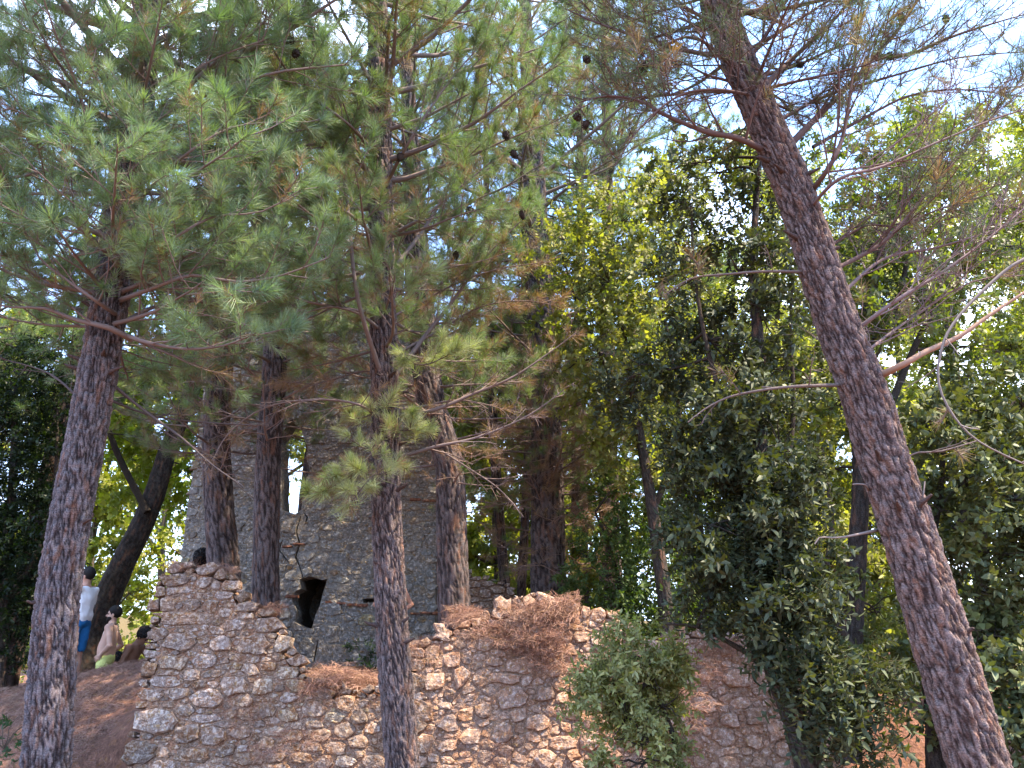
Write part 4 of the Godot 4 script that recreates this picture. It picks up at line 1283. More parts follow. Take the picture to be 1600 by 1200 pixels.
	pine_limb(t, bag, smooth_path([Vector3(2.724, 3.437, -5.5), Vector3(2.781, 3.433, -5.2), Vector3(2.981, 3.54, -5.2), Vector3(3.231, 3.654, -5.2), Vector3(3.495, 3.829, -5.2), Vector3(3.87, 4.059, -5.2), Vector3(4.301, 4.295, -5.2)], 0.1), 0.028, spent)
	spent.bark = Color(0.16, 0.13, 0.12)
	spent.start = 0.5
	pine_limb(t, bag, smooth_path([Vector3(4.076, 4.24, -4.9), Vector3(3.598, 4.114, -4.9), Vector3(3.286, 3.892, -4.9), Vector3(3.017, 3.629, -4.9), Vector3(2.894, 3.419, -4.9), Vector3(2.842, 3.192, -4.9), Vector3(2.901, 2.971, -4.9), Vector3(3.037, 2.798, -4.9), Vector3(3.298, 2.65, -4.9)], 0.1), 0.015, spent)
	spent.erase("label")
	spent.start = 2.0
	spent.called = "branch_stub"
	spent.bark = Color(0.19, 0.15, 0.13)
	pine_limb(t, bag, smooth_path([Vector3(2.625, 2.319, -5.6), Vector3(2.385, 2.263, -5.4), Vector3(2.25, 2.241, -5.4), Vector3(2.118, 2.241, -5.4), Vector3(2.082, 2.198, -5.4)], 0.06), 0.014, spent)
	pine_limb(t, bag, smooth_path([Vector3(2.608, 2.587, -5.6), Vector3(2.478, 2.611, -5.4), Vector3(2.397, 2.611, -5.4)], 0.06), 0.010, spent)
	pine_limb(t, bag, smooth_path([Vector3(2.869, 2.471, -5.6), Vector3(2.867, 2.507, -5.4), Vector3(2.91, 2.633, -5.4)], 0.06), 0.009, spent)
	crown(t, bag, path, rad, 6.0, 10.0, 0.40, 4, 2.2, thin)
	empty_bag(bag, t, "needles", M.needle, t.position)
	for q in [Vector3(0.614, 6.186, -5.3), Vector3(1.075, 6.115, -5.3), Vector3(1.107, 6.115, -5.3), Vector3(3.831, 6.815, -5.5), Vector3(3.321, 6.501, -5.6), Vector3(2.504, 6.384, -5.6), Vector3(3.488, 6.924, -5.6), Vector3(0.529, 5.692, -5.4), Vector3(0.623, 5.642, -5.4)]:
		pine_cone(t, q, 1.0)

func far_pines() -> void:
	# pines standing inside the ruin
	var green := [Color(0.165, 0.22, 0.115), Color(0.24, 0.265, 0.14)]
	var base := {"leafy": 0.95, "gap": 0.2, "reach": 1.1, "twigs": 5, "kind": "fresh", "wiry": 1, "bark": Color(0.15, 0.115, 0.105), "dry": 0.20, "start": 0.3, "green": green, "sides": 5}
	var list := [
		[[Vector3(-4.128, 0.877, -12), Vector3(-4.295, 2.173, -12), Vector3(-4.526, 3.416, -12), Vector3(-4.695, 4.43, -12), Vector3(-4.765, 5.281, -12), Vector3(-4.848, 6.627, -12), Vector3(-5.086, 9.08, -12), Vector3(-5.365, 11.837, -12), Vector3(-5.804, 15.807, -12)], [0.27, 0.225, 0.205, 0.20, 0.19, 0.17, 0.14, 0.09, 0.04], "pine with black scorched flank just behind the left bastion", 4.4, 12.5, 2.4],
		[[Vector3(-3.376, 1.041, -11.3), Vector3(-3.45, 1.88, -11.3), Vector3(-3.536, 2.851, -11.3), Vector3(-3.637, 4.265, -11.3), Vector3(-3.656, 5.272, -11.3), Vector3(-3.768, 6.887, -11.3), Vector3(-3.986, 9.903, -11.3), Vector3(-4.287, 13.41, -11.3)], [0.19, 0.18, 0.175, 0.17, 0.15, 0.13, 0.09, 0.04], "thin dark pine beside the left edge of the tower window", 4.6, 12.2, 2.3],
		[[Vector3(-0.714, 0.833, -10.8), Vector3(-0.746, 1.542, -10.8), Vector3(-0.827, 2.796, -10.8), Vector3(-0.878, 3.777, -10.8), Vector3(-0.99, 4.241, -10.8), Vector3(-1.218, 5.011, -10.8), Vector3(-1.419, 6.653, -10.8), Vector3(-1.684, 9.535, -10.8), Vector3(-1.935, 12.887, -10.8)], [0.225, 0.21, 0.20, 0.20, 0.20, 0.15, 0.12, 0.09, 0.04], "stout pine at the tower's right edge whose stem bends left above", 4.6, 13.5, 2.6],
		[[Vector3(0.628, 1.03, -13.5), Vector3(0.622, 2.037, -13.5), Vector3(0.616, 3.094, -13.5), Vector3(0.629, 4.784, -13.5), Vector3(0.593, 6.486, -13.5), Vector3(0.496, 8.596, -13.5), Vector3(0.395, 11.519, -13.5), Vector3(0.28, 14.817, -13.5), Vector3(0.221, 17.583, -13.5)], [0.32, 0.29, 0.275, 0.27, 0.24, 0.20, 0.15, 0.10, 0.04], "massive dark pine standing behind the crest of the rubble wall", 3.9, 18.0, 3.4],
		[[Vector3(-0.094, 1.187, -15), Vector3(-0.12, 2.316, -15), Vector3(-0.274, 4.119, -15), Vector3(-0.386, 5.797, -15), Vector3(-0.469, 7.883, -15), Vector3(-0.568, 10.95, -15), Vector3(-0.633, 14.397, -15)], [0.10, 0.09, 0.09, 0.085, 0.07, 0.05, 0.03], "slender pine left of the massive dark pine", 6.0, 12.5, 1.8],
		[[Vector3(0.162, 1.159, -16), Vector3(0.192, 2.487, -16), Vector3(0.292, 4.287, -16), Vector3(0.358, 6.22, -16), Vector3(0.315, 8.302, -16), Vector3(0.224, 10.72, -16), Vector3(0.19, 14.289, -16)], [0.09, 0.085, 0.08, 0.075, 0.065, 0.05, 0.03], "thin crooked pine close against the massive dark pine", 6.5, 12.0, 1.8]]
	var k := 0
	for e in list:
		var path := smooth_path(e[0], 0.03)
		var rad := radii(path, e[1])
		var t := thing("pine_tree", e[2], "tree", path[0], "umbrella of pines round the ruin")
		part(t, "trunk", plated_trunk(path, rad, 64, 0.018, 0.055, 0.32, Color(0.175, 0.14, 0.135), Color(0.04, 0.03, 0.028), 61 + k), M.bark)
		var bag := Bag.new()
		crown(t, bag, path, rad, e[3], e[4] - 0.8, 0.45, 3, e[5], base)
		if k < 4:
			# dry lower limbs on the right-hand stems
			var dry := {"leafy": 0.42 if k == 3 else 0.22, "gap": 0.16, "reach": 0.8, "twigs": 4, "dry": 0.85, "start": 0.12, "side_up": -0.1, "wiry": 2, "bark": Color(0.19, 0.135, 0.12), "sides": 5}
			crown(t, bag, path, rad, 2.7 if k == 3 else (3.3 if k == 2 else 4.0), 6.5, 0.26, 3 if k == 3 else 1, 1.9, dry)
		if k == 3:
			pine_cone(t, Vector3(0.968, 7.698, -12.5), 1.6)
		empty_bag(bag, t, "needles", M.needle, t.position)
		k += 1
	# pines farther back, filling the canopy
	var back := {"leafy": 1.0, "gap": 0.24, "reach": 1.25, "twigs": 5, "kind": "far", "dry": 0.08, "start": 0.3, "green": [Color(0.17, 0.24, 0.105), Color(0.24, 0.28, 0.13)], "sides": 4}
	for e in [[-12.5, -13.0, 13.0, "pine behind the far left trunk, its lowest needles over the dark thicket"], [-6.5, -17.0, 18.0, "tall pine rising behind the ruined tower's left edge"], [-3.2, -18.5, 20.0, "tall pine rising straight behind the ruined tower"], [1.6, -19.0, 20.0, "tall pine behind the massive dark pine, right of it"], [1.9, -15.5, 18.5, "pale pine with a high crown between the middle canopy and the leaning pine"], [-9.2, -15.0, 14.0, "pine hidden low down behind the far left trunk"], [-4.6, -17.0, 14.5, "pine hidden low down by the tower's middle"], [-14.0, -19.0, 15.0, "pine far back at the left, above the thicket"]]:
		var b := on_ground(e[0], e[1])
		var path := smooth_path([b - Vector3(0, 0.1, 0), b + Vector3(0.1, e[2] * 0.3, 0), b + Vector3(0.3, e[2] * 0.6, 0.1), b + Vector3(0.4, e[2], 0.1)], 0.25)
		var rad := taper(path.size(), 0.24, 0.03)
		var t := thing("pine_tree", e[3], "tree", path[0], "umbrella of pines round the ruin")
		part(t, "trunk", plated_trunk(path, rad, 20, 0.012, 0.09, 0.3, Color(0.13, 0.10, 0.095), Color(0.05, 0.035, 0.03), 81 + k), M.bark)
		var bag := Bag.new()
		crown(t, bag, path, rad, 5.6, e[2] * 0.97, 0.45, 3, 3.1, back)
		empty_bag(bag, t, "needles", M.needle, t.position)
		k += 1

# ---------------------------------------------------------------- broad-leaved trees

func clump(bag: Bag, c: Vector3, r: Vector3, n: int, kinds: Array, size: float, cols: Array, hang: float, gaps: float, sd: float) -> void:
	# leafy sprays through a volume, thinned by noise so that light comes through
	var k := 0
	var tries := 0
	while k < n and tries < n * 4:
		tries += 1
		var d := vr(1.0)
		if d.length() > 1.0 or d.length() < 0.15:
			continue
		d = d.normalized() * pow(d.length(), 0.6)
		var p := c + d * r
		if noise.get_noise_3dv(p * 1.7 + Vector3(sd, 0, 0)) < gaps:
			continue
		var ax := (d * 0.8 + vr(0.7) + Vector3(0, -hang, 0)).normalized()
		var col: Color = cols[0].lerp(cols[1], rng.randf())
		bag.put(kinds[rng.randi() % kinds.size()], Transform3D(facing(ax, rng.randf() * TAU, size * rng.randf_range(0.75, 1.2)), p), shade(col, rng.randf_range(0.75, 1.25)))
		k += 1

func stem(parent: Node3D, called: String, pts: Array, r0: float, r1: float, sides := 10, col := Color(0.075, 0.06, 0.05)) -> void:
	var path := smooth_path(pts, 0.12)
	var mb := MB.new()
	mb.tube(path, taper(path.size(), r0, r1), sides, col, 0.10)
	part(parent, called, mb.mesh(parent.position), M.bark_plain)

func twig_to(mb: MB, a: Vector3, b: Vector3, r: float) -> void:
	var m := a.lerp(b, 0.5) + vr(0.12) * a.distance_to(b) + Vector3(0, 0.08 * a.distance_to(b), 0)
	mb.tube(PackedVector3Array([a, a.lerp(m, 0.5) + vr(0.02), m, m.lerp(b, 0.5) + vr(0.02), b]), taper(5, r, r * 0.35), 5, Color(0.075, 0.06, 0.05))

func leafy_tree(called: String, label: String, category: String, group: String, stems: Array, clumps: Array, kinds: Array, size: float, cols: Array, hang: float, gaps: float, m: Material, per: float) -> void:
	# stems: [points, r0, r1]; clumps: [centre, radii, sprays]
	var t := thing(called, label, category, stems[0][0][0], group)
	for i in stems.size():
		if i == 0 and stems[i][1] > 0.09:
			var path := smooth_path(stems[i][0], 0.025)
			part(t, "trunk", plated_trunk(path, taper(path.size(), stems[i][1], stems[i][2]), 48, 0.008, 0.05, 0.22, Color(0.10, 0.085, 0.075), Color(0.05, 0.042, 0.036), 21 + int(stems[i][1] * 1000)), M.bark)
		else:
			stem(t, "trunk" if i == 0 else "branch", stems[i][0], stems[i][1], stems[i][2], 12 if i == 0 else 8)
	var bag := Bag.new()
	for c in clumps:
		# a limb into every clump from the nearest point on a stem
		var best: Vector3 = stems[0][0][0]
		for s in stems:
			for p in smooth_path(s[0], 0.3):
				if p.y < c[0].y + 0.15 and p.distance_to(c[0]) < best.distance_to(c[0]):
					best = p
		var mb := MB.new()
		twig_to(mb, best, c[0], 0.022)
		for k in 7:
			var e: Vector3 = c[0] + vr(0.75) * c[1]
			twig_to(mb, best.lerp(c[0], rng.randf_range(0.5, 1.0)), e, 0.009)
		part(t, "branch", mb.mesh(t.position), M.bark_plain)
		clump(bag, c[0], c[1], int(c[2] * per), kinds, size, cols, hang, gaps, float(stems.size()))
	empty_bag(bag, t, "leaves", m, t.position)

func evergreens() -> void:
	M.bark_plain = M.bark.duplicate()
	var dark := [Color(0.050, 0.068, 0.040), Color(0.098, 0.112, 0.056)]
	# ---- the dark evergreen hung with leaves, right of the rubble wall
	var st := [
		[[Vector3(2.677, -0.047, -7.7), Vector3(2.686, 0.36, -7.7), Vector3(2.608, 0.835, -7.7), Vector3(2.479, 1.275, -7.7), Vector3(2.418, 1.849, -7.7), Vector3(2.435, 2.452, -7.7), Vector3(2.517, 3.416, -7.7), Vector3(2.613, 4.387, -7.7), Vector3(2.653, 5.356, -7.7), Vector3(2.782, 6.4, -7.7), Vector3(2.9, 6.995, -7.7)], 0.135, 0.02],
		[[Vector3(2.417, 1.559, -7.6), Vector3(2.63, 2.14, -7.6), Vector3(2.679, 2.876, -7.6), Vector3(2.877, 3.794, -7.6), Vector3(2.938, 4.638, -7.6), Vector3(3.056, 5.384, -7.6)], 0.045, 0.012],
		[[Vector3(2.409, 2.38, -7.6), Vector3(2.218, 3.003, -7.6), Vector3(2.158, 3.794, -7.6), Vector3(2.026, 4.638, -7.6), Vector3(1.98, 5.384, -7.6), Vector3(2.001, 6.174, -7.6)], 0.04, 0.012],
		[[Vector3(2.383, 1.288, -7.4), Vector3(2.029, 1.505, -7.4), Vector3(1.693, 1.671, -7.4), Vector3(1.403, 1.699, -7.4)], 0.03, 0.01]]
	var cl := []
	for c in [Vector3(2.798, 6.87, -7.9), Vector3(2.778, 6.27, -7.9), Vector3(2.413, 6.783, -7.9), Vector3(2.016, 7.004, -8.1), Vector3(2.975, 5.642, -7.8), Vector3(2.431, 5.384, -7.6), Vector3(2.132, 6.244, -8)]:
		cl.append([c, Vector3(0.42, 0.40, 0.45), 70])
	for c in [Vector3(2.005, 5.296, -7.9), Vector3(2.717, 4.784, -7.6), Vector3(2.178, 4.531, -7.7), Vector3(1.723, 4.495, -8), Vector3(2.861, 4.243, -7.7), Vector3(1.291, 4.273, -8)]:
		cl.append([c, Vector3(0.42, 0.38, 0.45), 85])
	for c in [Vector3(2.229, 3.737, -7.4), Vector3(2.608, 3.41, -7.4), Vector3(1.951, 3.659, -7.6), Vector3(1.985, 3.091, -7.4), Vector3(2.374, 2.948, -7.3), Vector3(2.669, 2.797, -7.5), Vector3(1.884, 2.599, -7.4), Vector3(2.235, 2.455, -7.2), Vector3(2.639, 2.251, -7.5), Vector3(1.88, 2.119, -7.3), Vector3(2.243, 1.944, -7.2), Vector3(2.582, 1.783, -7.4)]:
		cl.append([c, Vector3(0.40, 0.42, 0.40), 150])
	for c in [Vector3(2.582, 1.402, -7.2), Vector3(2.711, 1.089, -7.2), Vector3(3.084, 1.284, -7.5), Vector3(3.098, 0.865, -7.4)]:
		cl.append([c, Vector3(0.38, 0.34, 0.36), 95])
	leafy_tree("evergreen_tree", "dark glossy evergreen hung with leaves to the ground, left of the leaning reddish pine", "tree", "", st, cl, ["dark_a", "dark_a", "dark_b"], 0.92, dark, 0.75, 0.0, M.dull_leaf, 0.85)
	# ---- low leafy bush against the wall, its top in the sun
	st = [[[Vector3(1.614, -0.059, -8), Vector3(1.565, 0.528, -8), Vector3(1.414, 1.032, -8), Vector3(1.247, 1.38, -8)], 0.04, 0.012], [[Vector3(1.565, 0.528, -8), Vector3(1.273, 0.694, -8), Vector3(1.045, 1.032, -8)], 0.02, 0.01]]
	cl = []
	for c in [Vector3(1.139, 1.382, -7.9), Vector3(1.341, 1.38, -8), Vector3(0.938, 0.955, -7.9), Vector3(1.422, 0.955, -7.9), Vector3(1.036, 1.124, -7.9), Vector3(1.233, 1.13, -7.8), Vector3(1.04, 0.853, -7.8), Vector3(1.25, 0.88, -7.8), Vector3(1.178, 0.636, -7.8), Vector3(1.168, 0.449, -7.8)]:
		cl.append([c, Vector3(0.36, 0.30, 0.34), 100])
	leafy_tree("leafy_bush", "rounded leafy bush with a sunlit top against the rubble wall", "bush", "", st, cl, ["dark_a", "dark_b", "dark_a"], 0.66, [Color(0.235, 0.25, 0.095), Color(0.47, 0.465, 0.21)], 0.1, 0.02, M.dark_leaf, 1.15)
	# ---- evergreens behind the leaning pine
	st = [
		[[Vector3(3.626, 0.305, -9.2), Vector3(3.82, 1.482, -9.2), Vector3(4.003, 2.398, -9.2), Vector3(4.181, 3.299, -9.2), Vector3(4.275, 4.256, -9.2), Vector3(4.456, 5.277, -9.2), Vector3(4.793, 6.181, -9.2), Vector3(5.09, 7.038, -9.2)], 0.14, 0.03],
		[[Vector3(3.737, 1.485, -9), Vector3(3.523, 2.03, -9), Vector3(3.695, 2.815, -9), Vector3(3.697, 3.723, -9)], 0.05, 0.02],
		[[Vector3(4.1, 2.992, -9.2), Vector3(4.671, 4.256, -9.2), Vector3(5.233, 5.277, -9.2), Vector3(5.886, 6.181, -9.2), Vector3(6.538, 6.941, -9.2)], 0.06, 0.02],
		[[Vector3(4.504, 5.002, -9.4), Vector3(5.069, 5.72, -9.4), Vector3(5.387, 6.664, -9.4), Vector3(5.635, 7.664, -9.4)], 0.05, 0.015]]
	cl = []
	for c in [Vector3(4.821, 8.326, -9.6), Vector3(5.613, 8.654, -9.6), Vector3(6.509, 8.435, -9.6), Vector3(4.961, 7.334, -9.2), Vector3(5.724, 7.664, -9.4), Vector3(6.17, 7.157, -9.4), Vector3(6.758, 7.459, -9.4), Vector3(4.991, 6.449, -9), Vector3(5.649, 6.274, -9.2), Vector3(6.29, 6.23, -9.3), Vector3(4.579, 6.471, -9.4), Vector3(4.488, 7.173, -9.6), Vector3(6.772, 6.515, -9.3), Vector3(4.795, 5.632, -9.2), Vector3(5.228, 5.37, -9), Vector3(5.937, 5.102, -9.2), Vector3(4.29, 5.621, -9.6)]:
		cl.append([c, Vector3(0.55, 0.48, 0.55), 105])
	for c in [Vector3(3.679, 2.049, -9.4), Vector3(4.249, 1.833, -9.4), Vector3(3.864, 1.279, -9.2), Vector3(4.293, 1.279, -9.2), Vector3(4.216, 4.43, -9.8), Vector3(4.066, 3.595, -9.9)]:
		cl.append([c, Vector3(0.42, 0.42, 0.42), 75])
	leafy_tree("evergreen_tree", "broad evergreen with dark forked stems directly behind the leaning reddish pine", "tree", "", st, cl, ["dark_a", "dark_b"], 0.95, [Color(0.09, 0.115, 0.05), Color(0.24, 0.25, 0.09)], 0.3, 0.0, M.dark_leaf, 0.8)
	st = [
		[[Vector3(4.234, 0.043, -8.6), Vector3(4.352, 0.928, -8.6), Vector3(4.365, 1.813, -8.6), Vector3(4.521, 2.346, -8.6), Vector3(4.943, 2.761, -8.6), Vector3(5.408, 2.973, -8.6), Vector3(5.865, 3.116, -8.6)], 0.11, 0.04],
		[[Vector3(4.477, 1.885, -8.8), Vector3(4.916, 3.225, -8.8), Vector3(5.149, 4.141, -8.8), Vector3(5.54, 4.621, -8.8)], 0.05, 0.015],
		[[Vector3(4.943, 2.761, -8.6), Vector3(5.39, 3.628, -8.6), Vector3(5.877, 4.238, -8.6)], 0.04, 0.012]]
	cl = []
	for c in [Vector3(4.747, 3.703, -8.6), Vector3(4.928, 3.293, -8.4), Vector3(5.471, 3.605, -8.5), Vector3(5.505, 3.01, -8.4), Vector3(4.756, 2.902, -8.6), Vector3(5.023, 2.665, -8.4), Vector3(5.317, 2.386, -8.3), Vector3(5.452, 4.141, -8.8), Vector3(6.058, 4.141, -8.8)]:
		cl.append([c, Vector3(0.45, 0.40, 0.42), 105])
	for c in [Vector3(4.742, 1.434, -8.2), Vector3(5.164, 1.617, -8.2), Vector3(4.476, 1.07, -8.3), Vector3(4.927, 1.076, -8.2), Vector3(4.733, 0.728, -8.2), Vector3(5.033, 0.671, -8.2), Vector3(5.317, 2.06, -8.3), Vector3(4.757, 1.885, -8.8)]:
		cl.append([c, Vector3(0.40, 0.36, 0.40), 85])
	leafy_tree("evergreen_tree", "evergreen at the right edge with a crooked dark limb reaching right past the leaning pine", "tree", "", st, cl, ["broad", "dark_b"], 0.95, [Color(0.07, 0.092, 0.046), Color(0.14, 0.155, 0.066)], 0.45, -0.02, M.dull_leaf, 0.9)
	# ---- lighter tree in front of the massive pine
	st = [
		[[Vector3(2.215, 0.866, -11.5), Vector3(2.194, 1.972, -11.5), Vector3(2.088, 3.341, -11.5), Vector3(1.958, 4.513, -11.5), Vector3(1.82, 5.762, -11.5), Vector3(1.667, 6.98, -11.5), Vector3(1.488, 7.796, -11.5)], 0.12, 0.02],
		[[Vector3(1.958, 4.513, -11.5), Vector3(1.415, 5.762, -11.5), Vector3(1.036, 6.753, -11.5), Vector3(0.846, 7.559, -11.5)], 0.04, 0.012],
		[[Vector3(2.088, 3.341, -11.5), Vector3(2.546, 4.513, -11.5), Vector3(2.528, 5.762, -11.5), Vector3(2.404, 7.095, -11.5), Vector3(2.588, 8.398, -11.5)], 0.05, 0.012]]
	cl = []
	for c in [Vector3(1.329, 7.755, -11), Vector3(0.809, 7.3, -11), Vector3(1.885, 8.102, -11.2), Vector3(2.626, 8.705, -11.6), Vector3(1.499, 6.856, -11), Vector3(2.188, 7.276, -11.4), Vector3(0.994, 6.637, -11), Vector3(1.667, 6.102, -11), Vector3(2.384, 6.459, -11.6), Vector3(1.182, 5.653, -11.2), Vector3(1.846, 5.137, -11.2), Vector3(2.668, 5.434, -11.8), Vector3(2.719, 7.836, -11.8), Vector3(1.965, 4.336, -11.6), Vector3(1.373, 4.892, -11.4), Vector3(2.978, 9.473, -12)]:
		cl.append([c, Vector3(0.62, 0.5, 0.6), 90])
	leafy_tree("broadleaf_tree", "yellow green leafy tree in sunlight between the massive dark pine and the dark evergreen", "tree", "", st, cl, ["dark_b", "plane_b"], 0.9, [Color(0.20, 0.225, 0.075), Color(0.36, 0.345, 0.135)], 0.2, -0.05, M.bright_leaf, 1.0)
	# ---- bushy growth between the walls and the trees, right of the massive pine
	st = [[[Vector3(1.693, 0.982, -12.5), Vector3(1.685, 1.909, -12.5), Vector3(1.618, 2.685, -12.5), Vector3(1.341, 3.492, -12.5)], 0.06, 0.02], [[Vector3(1.685, 1.909, -12.5), Vector3(2.113, 2.488, -12.5), Vector3(2.451, 3.084, -12.5)], 0.03, 0.01]]
	cl = []
	for c in [Vector3(1.375, 2.467, -12.2), Vector3(1.917, 2.173, -12), Vector3(1.625, 3.173, -12.4), Vector3(2.281, 2.853, -12.2), Vector3(1.082, 1.907, -12.4), Vector3(2.284, 1.897, -12), Vector3(1.765, 1.625, -11.8), Vector3(2.515, 3.821, -12.6), Vector3(1.868, 3.963, -12.8)]:
		cl.append([c, Vector3(0.6, 0.45, 0.5), 105])
	leafy_tree("shrub", "tall green shrub behind the right end of the wall crest", "bush", "", st, cl, ["dark_b", "dark_a"], 0.85, [Color(0.08, 0.13, 0.045), Color(0.13, 0.18, 0.06)], 0.2, -0.1, M.dark_leaf, 1.0)
	# ---- the leaning dark stem at the left
	st = [
		[[Vector3(-8.483, 0.724, -16.5), Vector3(-8.384, 2.071, -16.5), Vector3(-8.131, 2.967, -16.5), Vector3(-7.714, 4.234, -16.5), Vector3(-7.508, 5.42, -16.5), Vector3(-7.292, 6.217, -16.5), Vector3(-7.007, 7.341, -16.5), Vector3(-6.821, 8.832, -16.5)], 0.30, 0.10],
		[[Vector3(-7.454, 5.635, -16.5), Vector3(-7.175, 6.961, -16.5), Vector3(-7.069, 8.195, -16.5), Vector3(-7.067, 9.649, -16.5), Vector3(-7.102, 11.885, -16.5)], 0.17, 0.06],
		[[Vector3(-7.292, 6.217, -16.5), Vector3(-6.708, 6.661, -16.5), Vector3(-6.092, 7.571, -16.5), Vector3(-5.635, 8.832, -16.5)], 0.12, 0.04],
		[[Vector3(-7.621, 4.052, -16.2), Vector3(-8.507, 5.421, -16.2), Vector3(-9.158, 6.864, -16.2), Vector3(-9.9, 8.701, -16.2)], 0.08, 0.03]]
	cl = []
	for c in [Vector3(-9.069, 6.508, -17), Vector3(-8.767, 7.449, -18), Vector3(-7.231, 7.933, -17.5), Vector3(-8.948, 5.535, -18), Vector3(-7.694, 5.228, -18), Vector3(-9.715, 7.752, -17), Vector3(-6.722, 9.051, -17), Vector3(-8.12, 9.218, -17), Vector3(-5.904, 10.064, -17), Vector3(-9.578, 9.723, -17), Vector3(-7.428, 11.112, -17)]:
		cl.append([c, Vector3(1.3, 1.0, 1.2), 130])
	leafy_tree("plane_tree", "leaning dark forked tree with yellow green leaves left of the tower", "tree", "", st, cl, ["plane_a", "plane_b"], 1.0, [Color(0.22, 0.30, 0.045), Color(0.36, 0.38, 0.07)], 0.2, -0.02, M.bright_leaf, 1.0)
	# ---- dark thicket at the far left
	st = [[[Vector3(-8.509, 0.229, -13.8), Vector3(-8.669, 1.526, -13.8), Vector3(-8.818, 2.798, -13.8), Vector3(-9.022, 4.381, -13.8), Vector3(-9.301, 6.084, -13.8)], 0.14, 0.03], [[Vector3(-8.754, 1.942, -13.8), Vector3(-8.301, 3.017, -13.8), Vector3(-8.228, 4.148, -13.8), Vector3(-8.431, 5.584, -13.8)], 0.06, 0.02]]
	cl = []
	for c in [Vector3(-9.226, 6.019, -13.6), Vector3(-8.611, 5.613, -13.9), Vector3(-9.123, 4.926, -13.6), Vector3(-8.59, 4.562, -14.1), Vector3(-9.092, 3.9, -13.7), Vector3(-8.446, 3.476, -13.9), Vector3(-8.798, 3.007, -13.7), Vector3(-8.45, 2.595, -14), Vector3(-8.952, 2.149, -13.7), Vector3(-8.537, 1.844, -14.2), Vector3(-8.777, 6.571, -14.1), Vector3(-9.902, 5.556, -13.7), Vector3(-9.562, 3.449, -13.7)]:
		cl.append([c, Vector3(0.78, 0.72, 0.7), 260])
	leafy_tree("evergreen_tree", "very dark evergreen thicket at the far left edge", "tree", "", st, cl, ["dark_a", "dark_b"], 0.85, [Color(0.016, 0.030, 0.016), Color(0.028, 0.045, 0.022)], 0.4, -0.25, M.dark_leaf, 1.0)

func round_tree(label: String, base: Vector3, height: float, spread: float, low: float, kinds: Array, size: float, cols: Array, per: int) -> void:
	var t := thing("broadleaf_tree", label, "tree", base, "leafy trees behind the ruin")
	var top := base + Vector3(rng.randf_range(-0.6, 0.6), height * 0.92, rng.randf_range(-0.6, 0.6))
	var mid := base.lerp(top, 0.5) + Vector3(rng.randf_range(-0.5, 0.5), 0, rng.randf_range(-0.5, 0.5))
	var path := smooth_path([base, base.lerp(mid, 0.5) + Vector3(0.1, 0, 0), mid, top], 0.4)
	var mb := MB.new()
	mb.tube(path, taper(path.size(), height * 0.016, 0.03), 9, Color(0.12, 0.10, 0.08), 0.1)
	part(t, "trunk", mb.mesh(base), M.bark_plain)
	var bag := Bag.new()
	var limbs := 14
	var az := rng.randf() * TAU
	for i in limbs:
		var f := float(i) / (limbs - 1)
		var h := lerpf(low, 0.95, f)
		var p := path[int(h * (path.size() - 1))]
		az += 2.39996
		var l := spread * (0.55 + 0.9 * sin(PI * clampf(0.12 + 0.80 * f, 0, 1))) * rng.randf_range(0.7, 1.1) * 0.7
		var lp := limb_path(p, az, lerpf(0.05, 1.0, f), l, 0.3)
		var b := MB.new()
		b.tube(lp, taper(lp.size(), clampf(l * 0.022, 0.02, 0.09), 0.012), 5, Color(0.11, 0.09, 0.075))
		for k in per:
			var u := rng.randf_range(0.25, 1.0)
			var fi := u * (lp.size() - 1)
			var j := mini(int(fi), lp.size() - 2)
			var q := lp[j].lerp(lp[j + 1], fi - j)
			var d := (vr(1.0) + Vector3(0, 0.25, 0)).normalized()
			var e := q + d * rng.randf_range(0.3, 1.0) * spread * 0.26
			var mm := q.lerp(e, 0.5) + vr(0.08)
			b.tube(PackedVector3Array([q, mm, e]), taper(3, 0.012, 0.005), 3, Color(0.11, 0.09, 0.075))
			for w in 5:
				var at := q.lerp(e, rng.randf_range(0.3, 1.1)) + vr(0.14)
				var c: Color = cols[0].lerp(cols[1], rng.randf())
				bag.put(kinds[rng.randi() % kinds.size()], Transform3D(facing((d + vr(0.9)).normalized(), rng.randf() * TAU, size * rng.randf_range(0.8, 1.2)), at), shade(c, rng.randf_range(0.75, 1.25)))
		part(t, "branch", b.mesh(base), M.twig)
	empty_bag(bag, t, "leaves", M.bright_leaf, base)

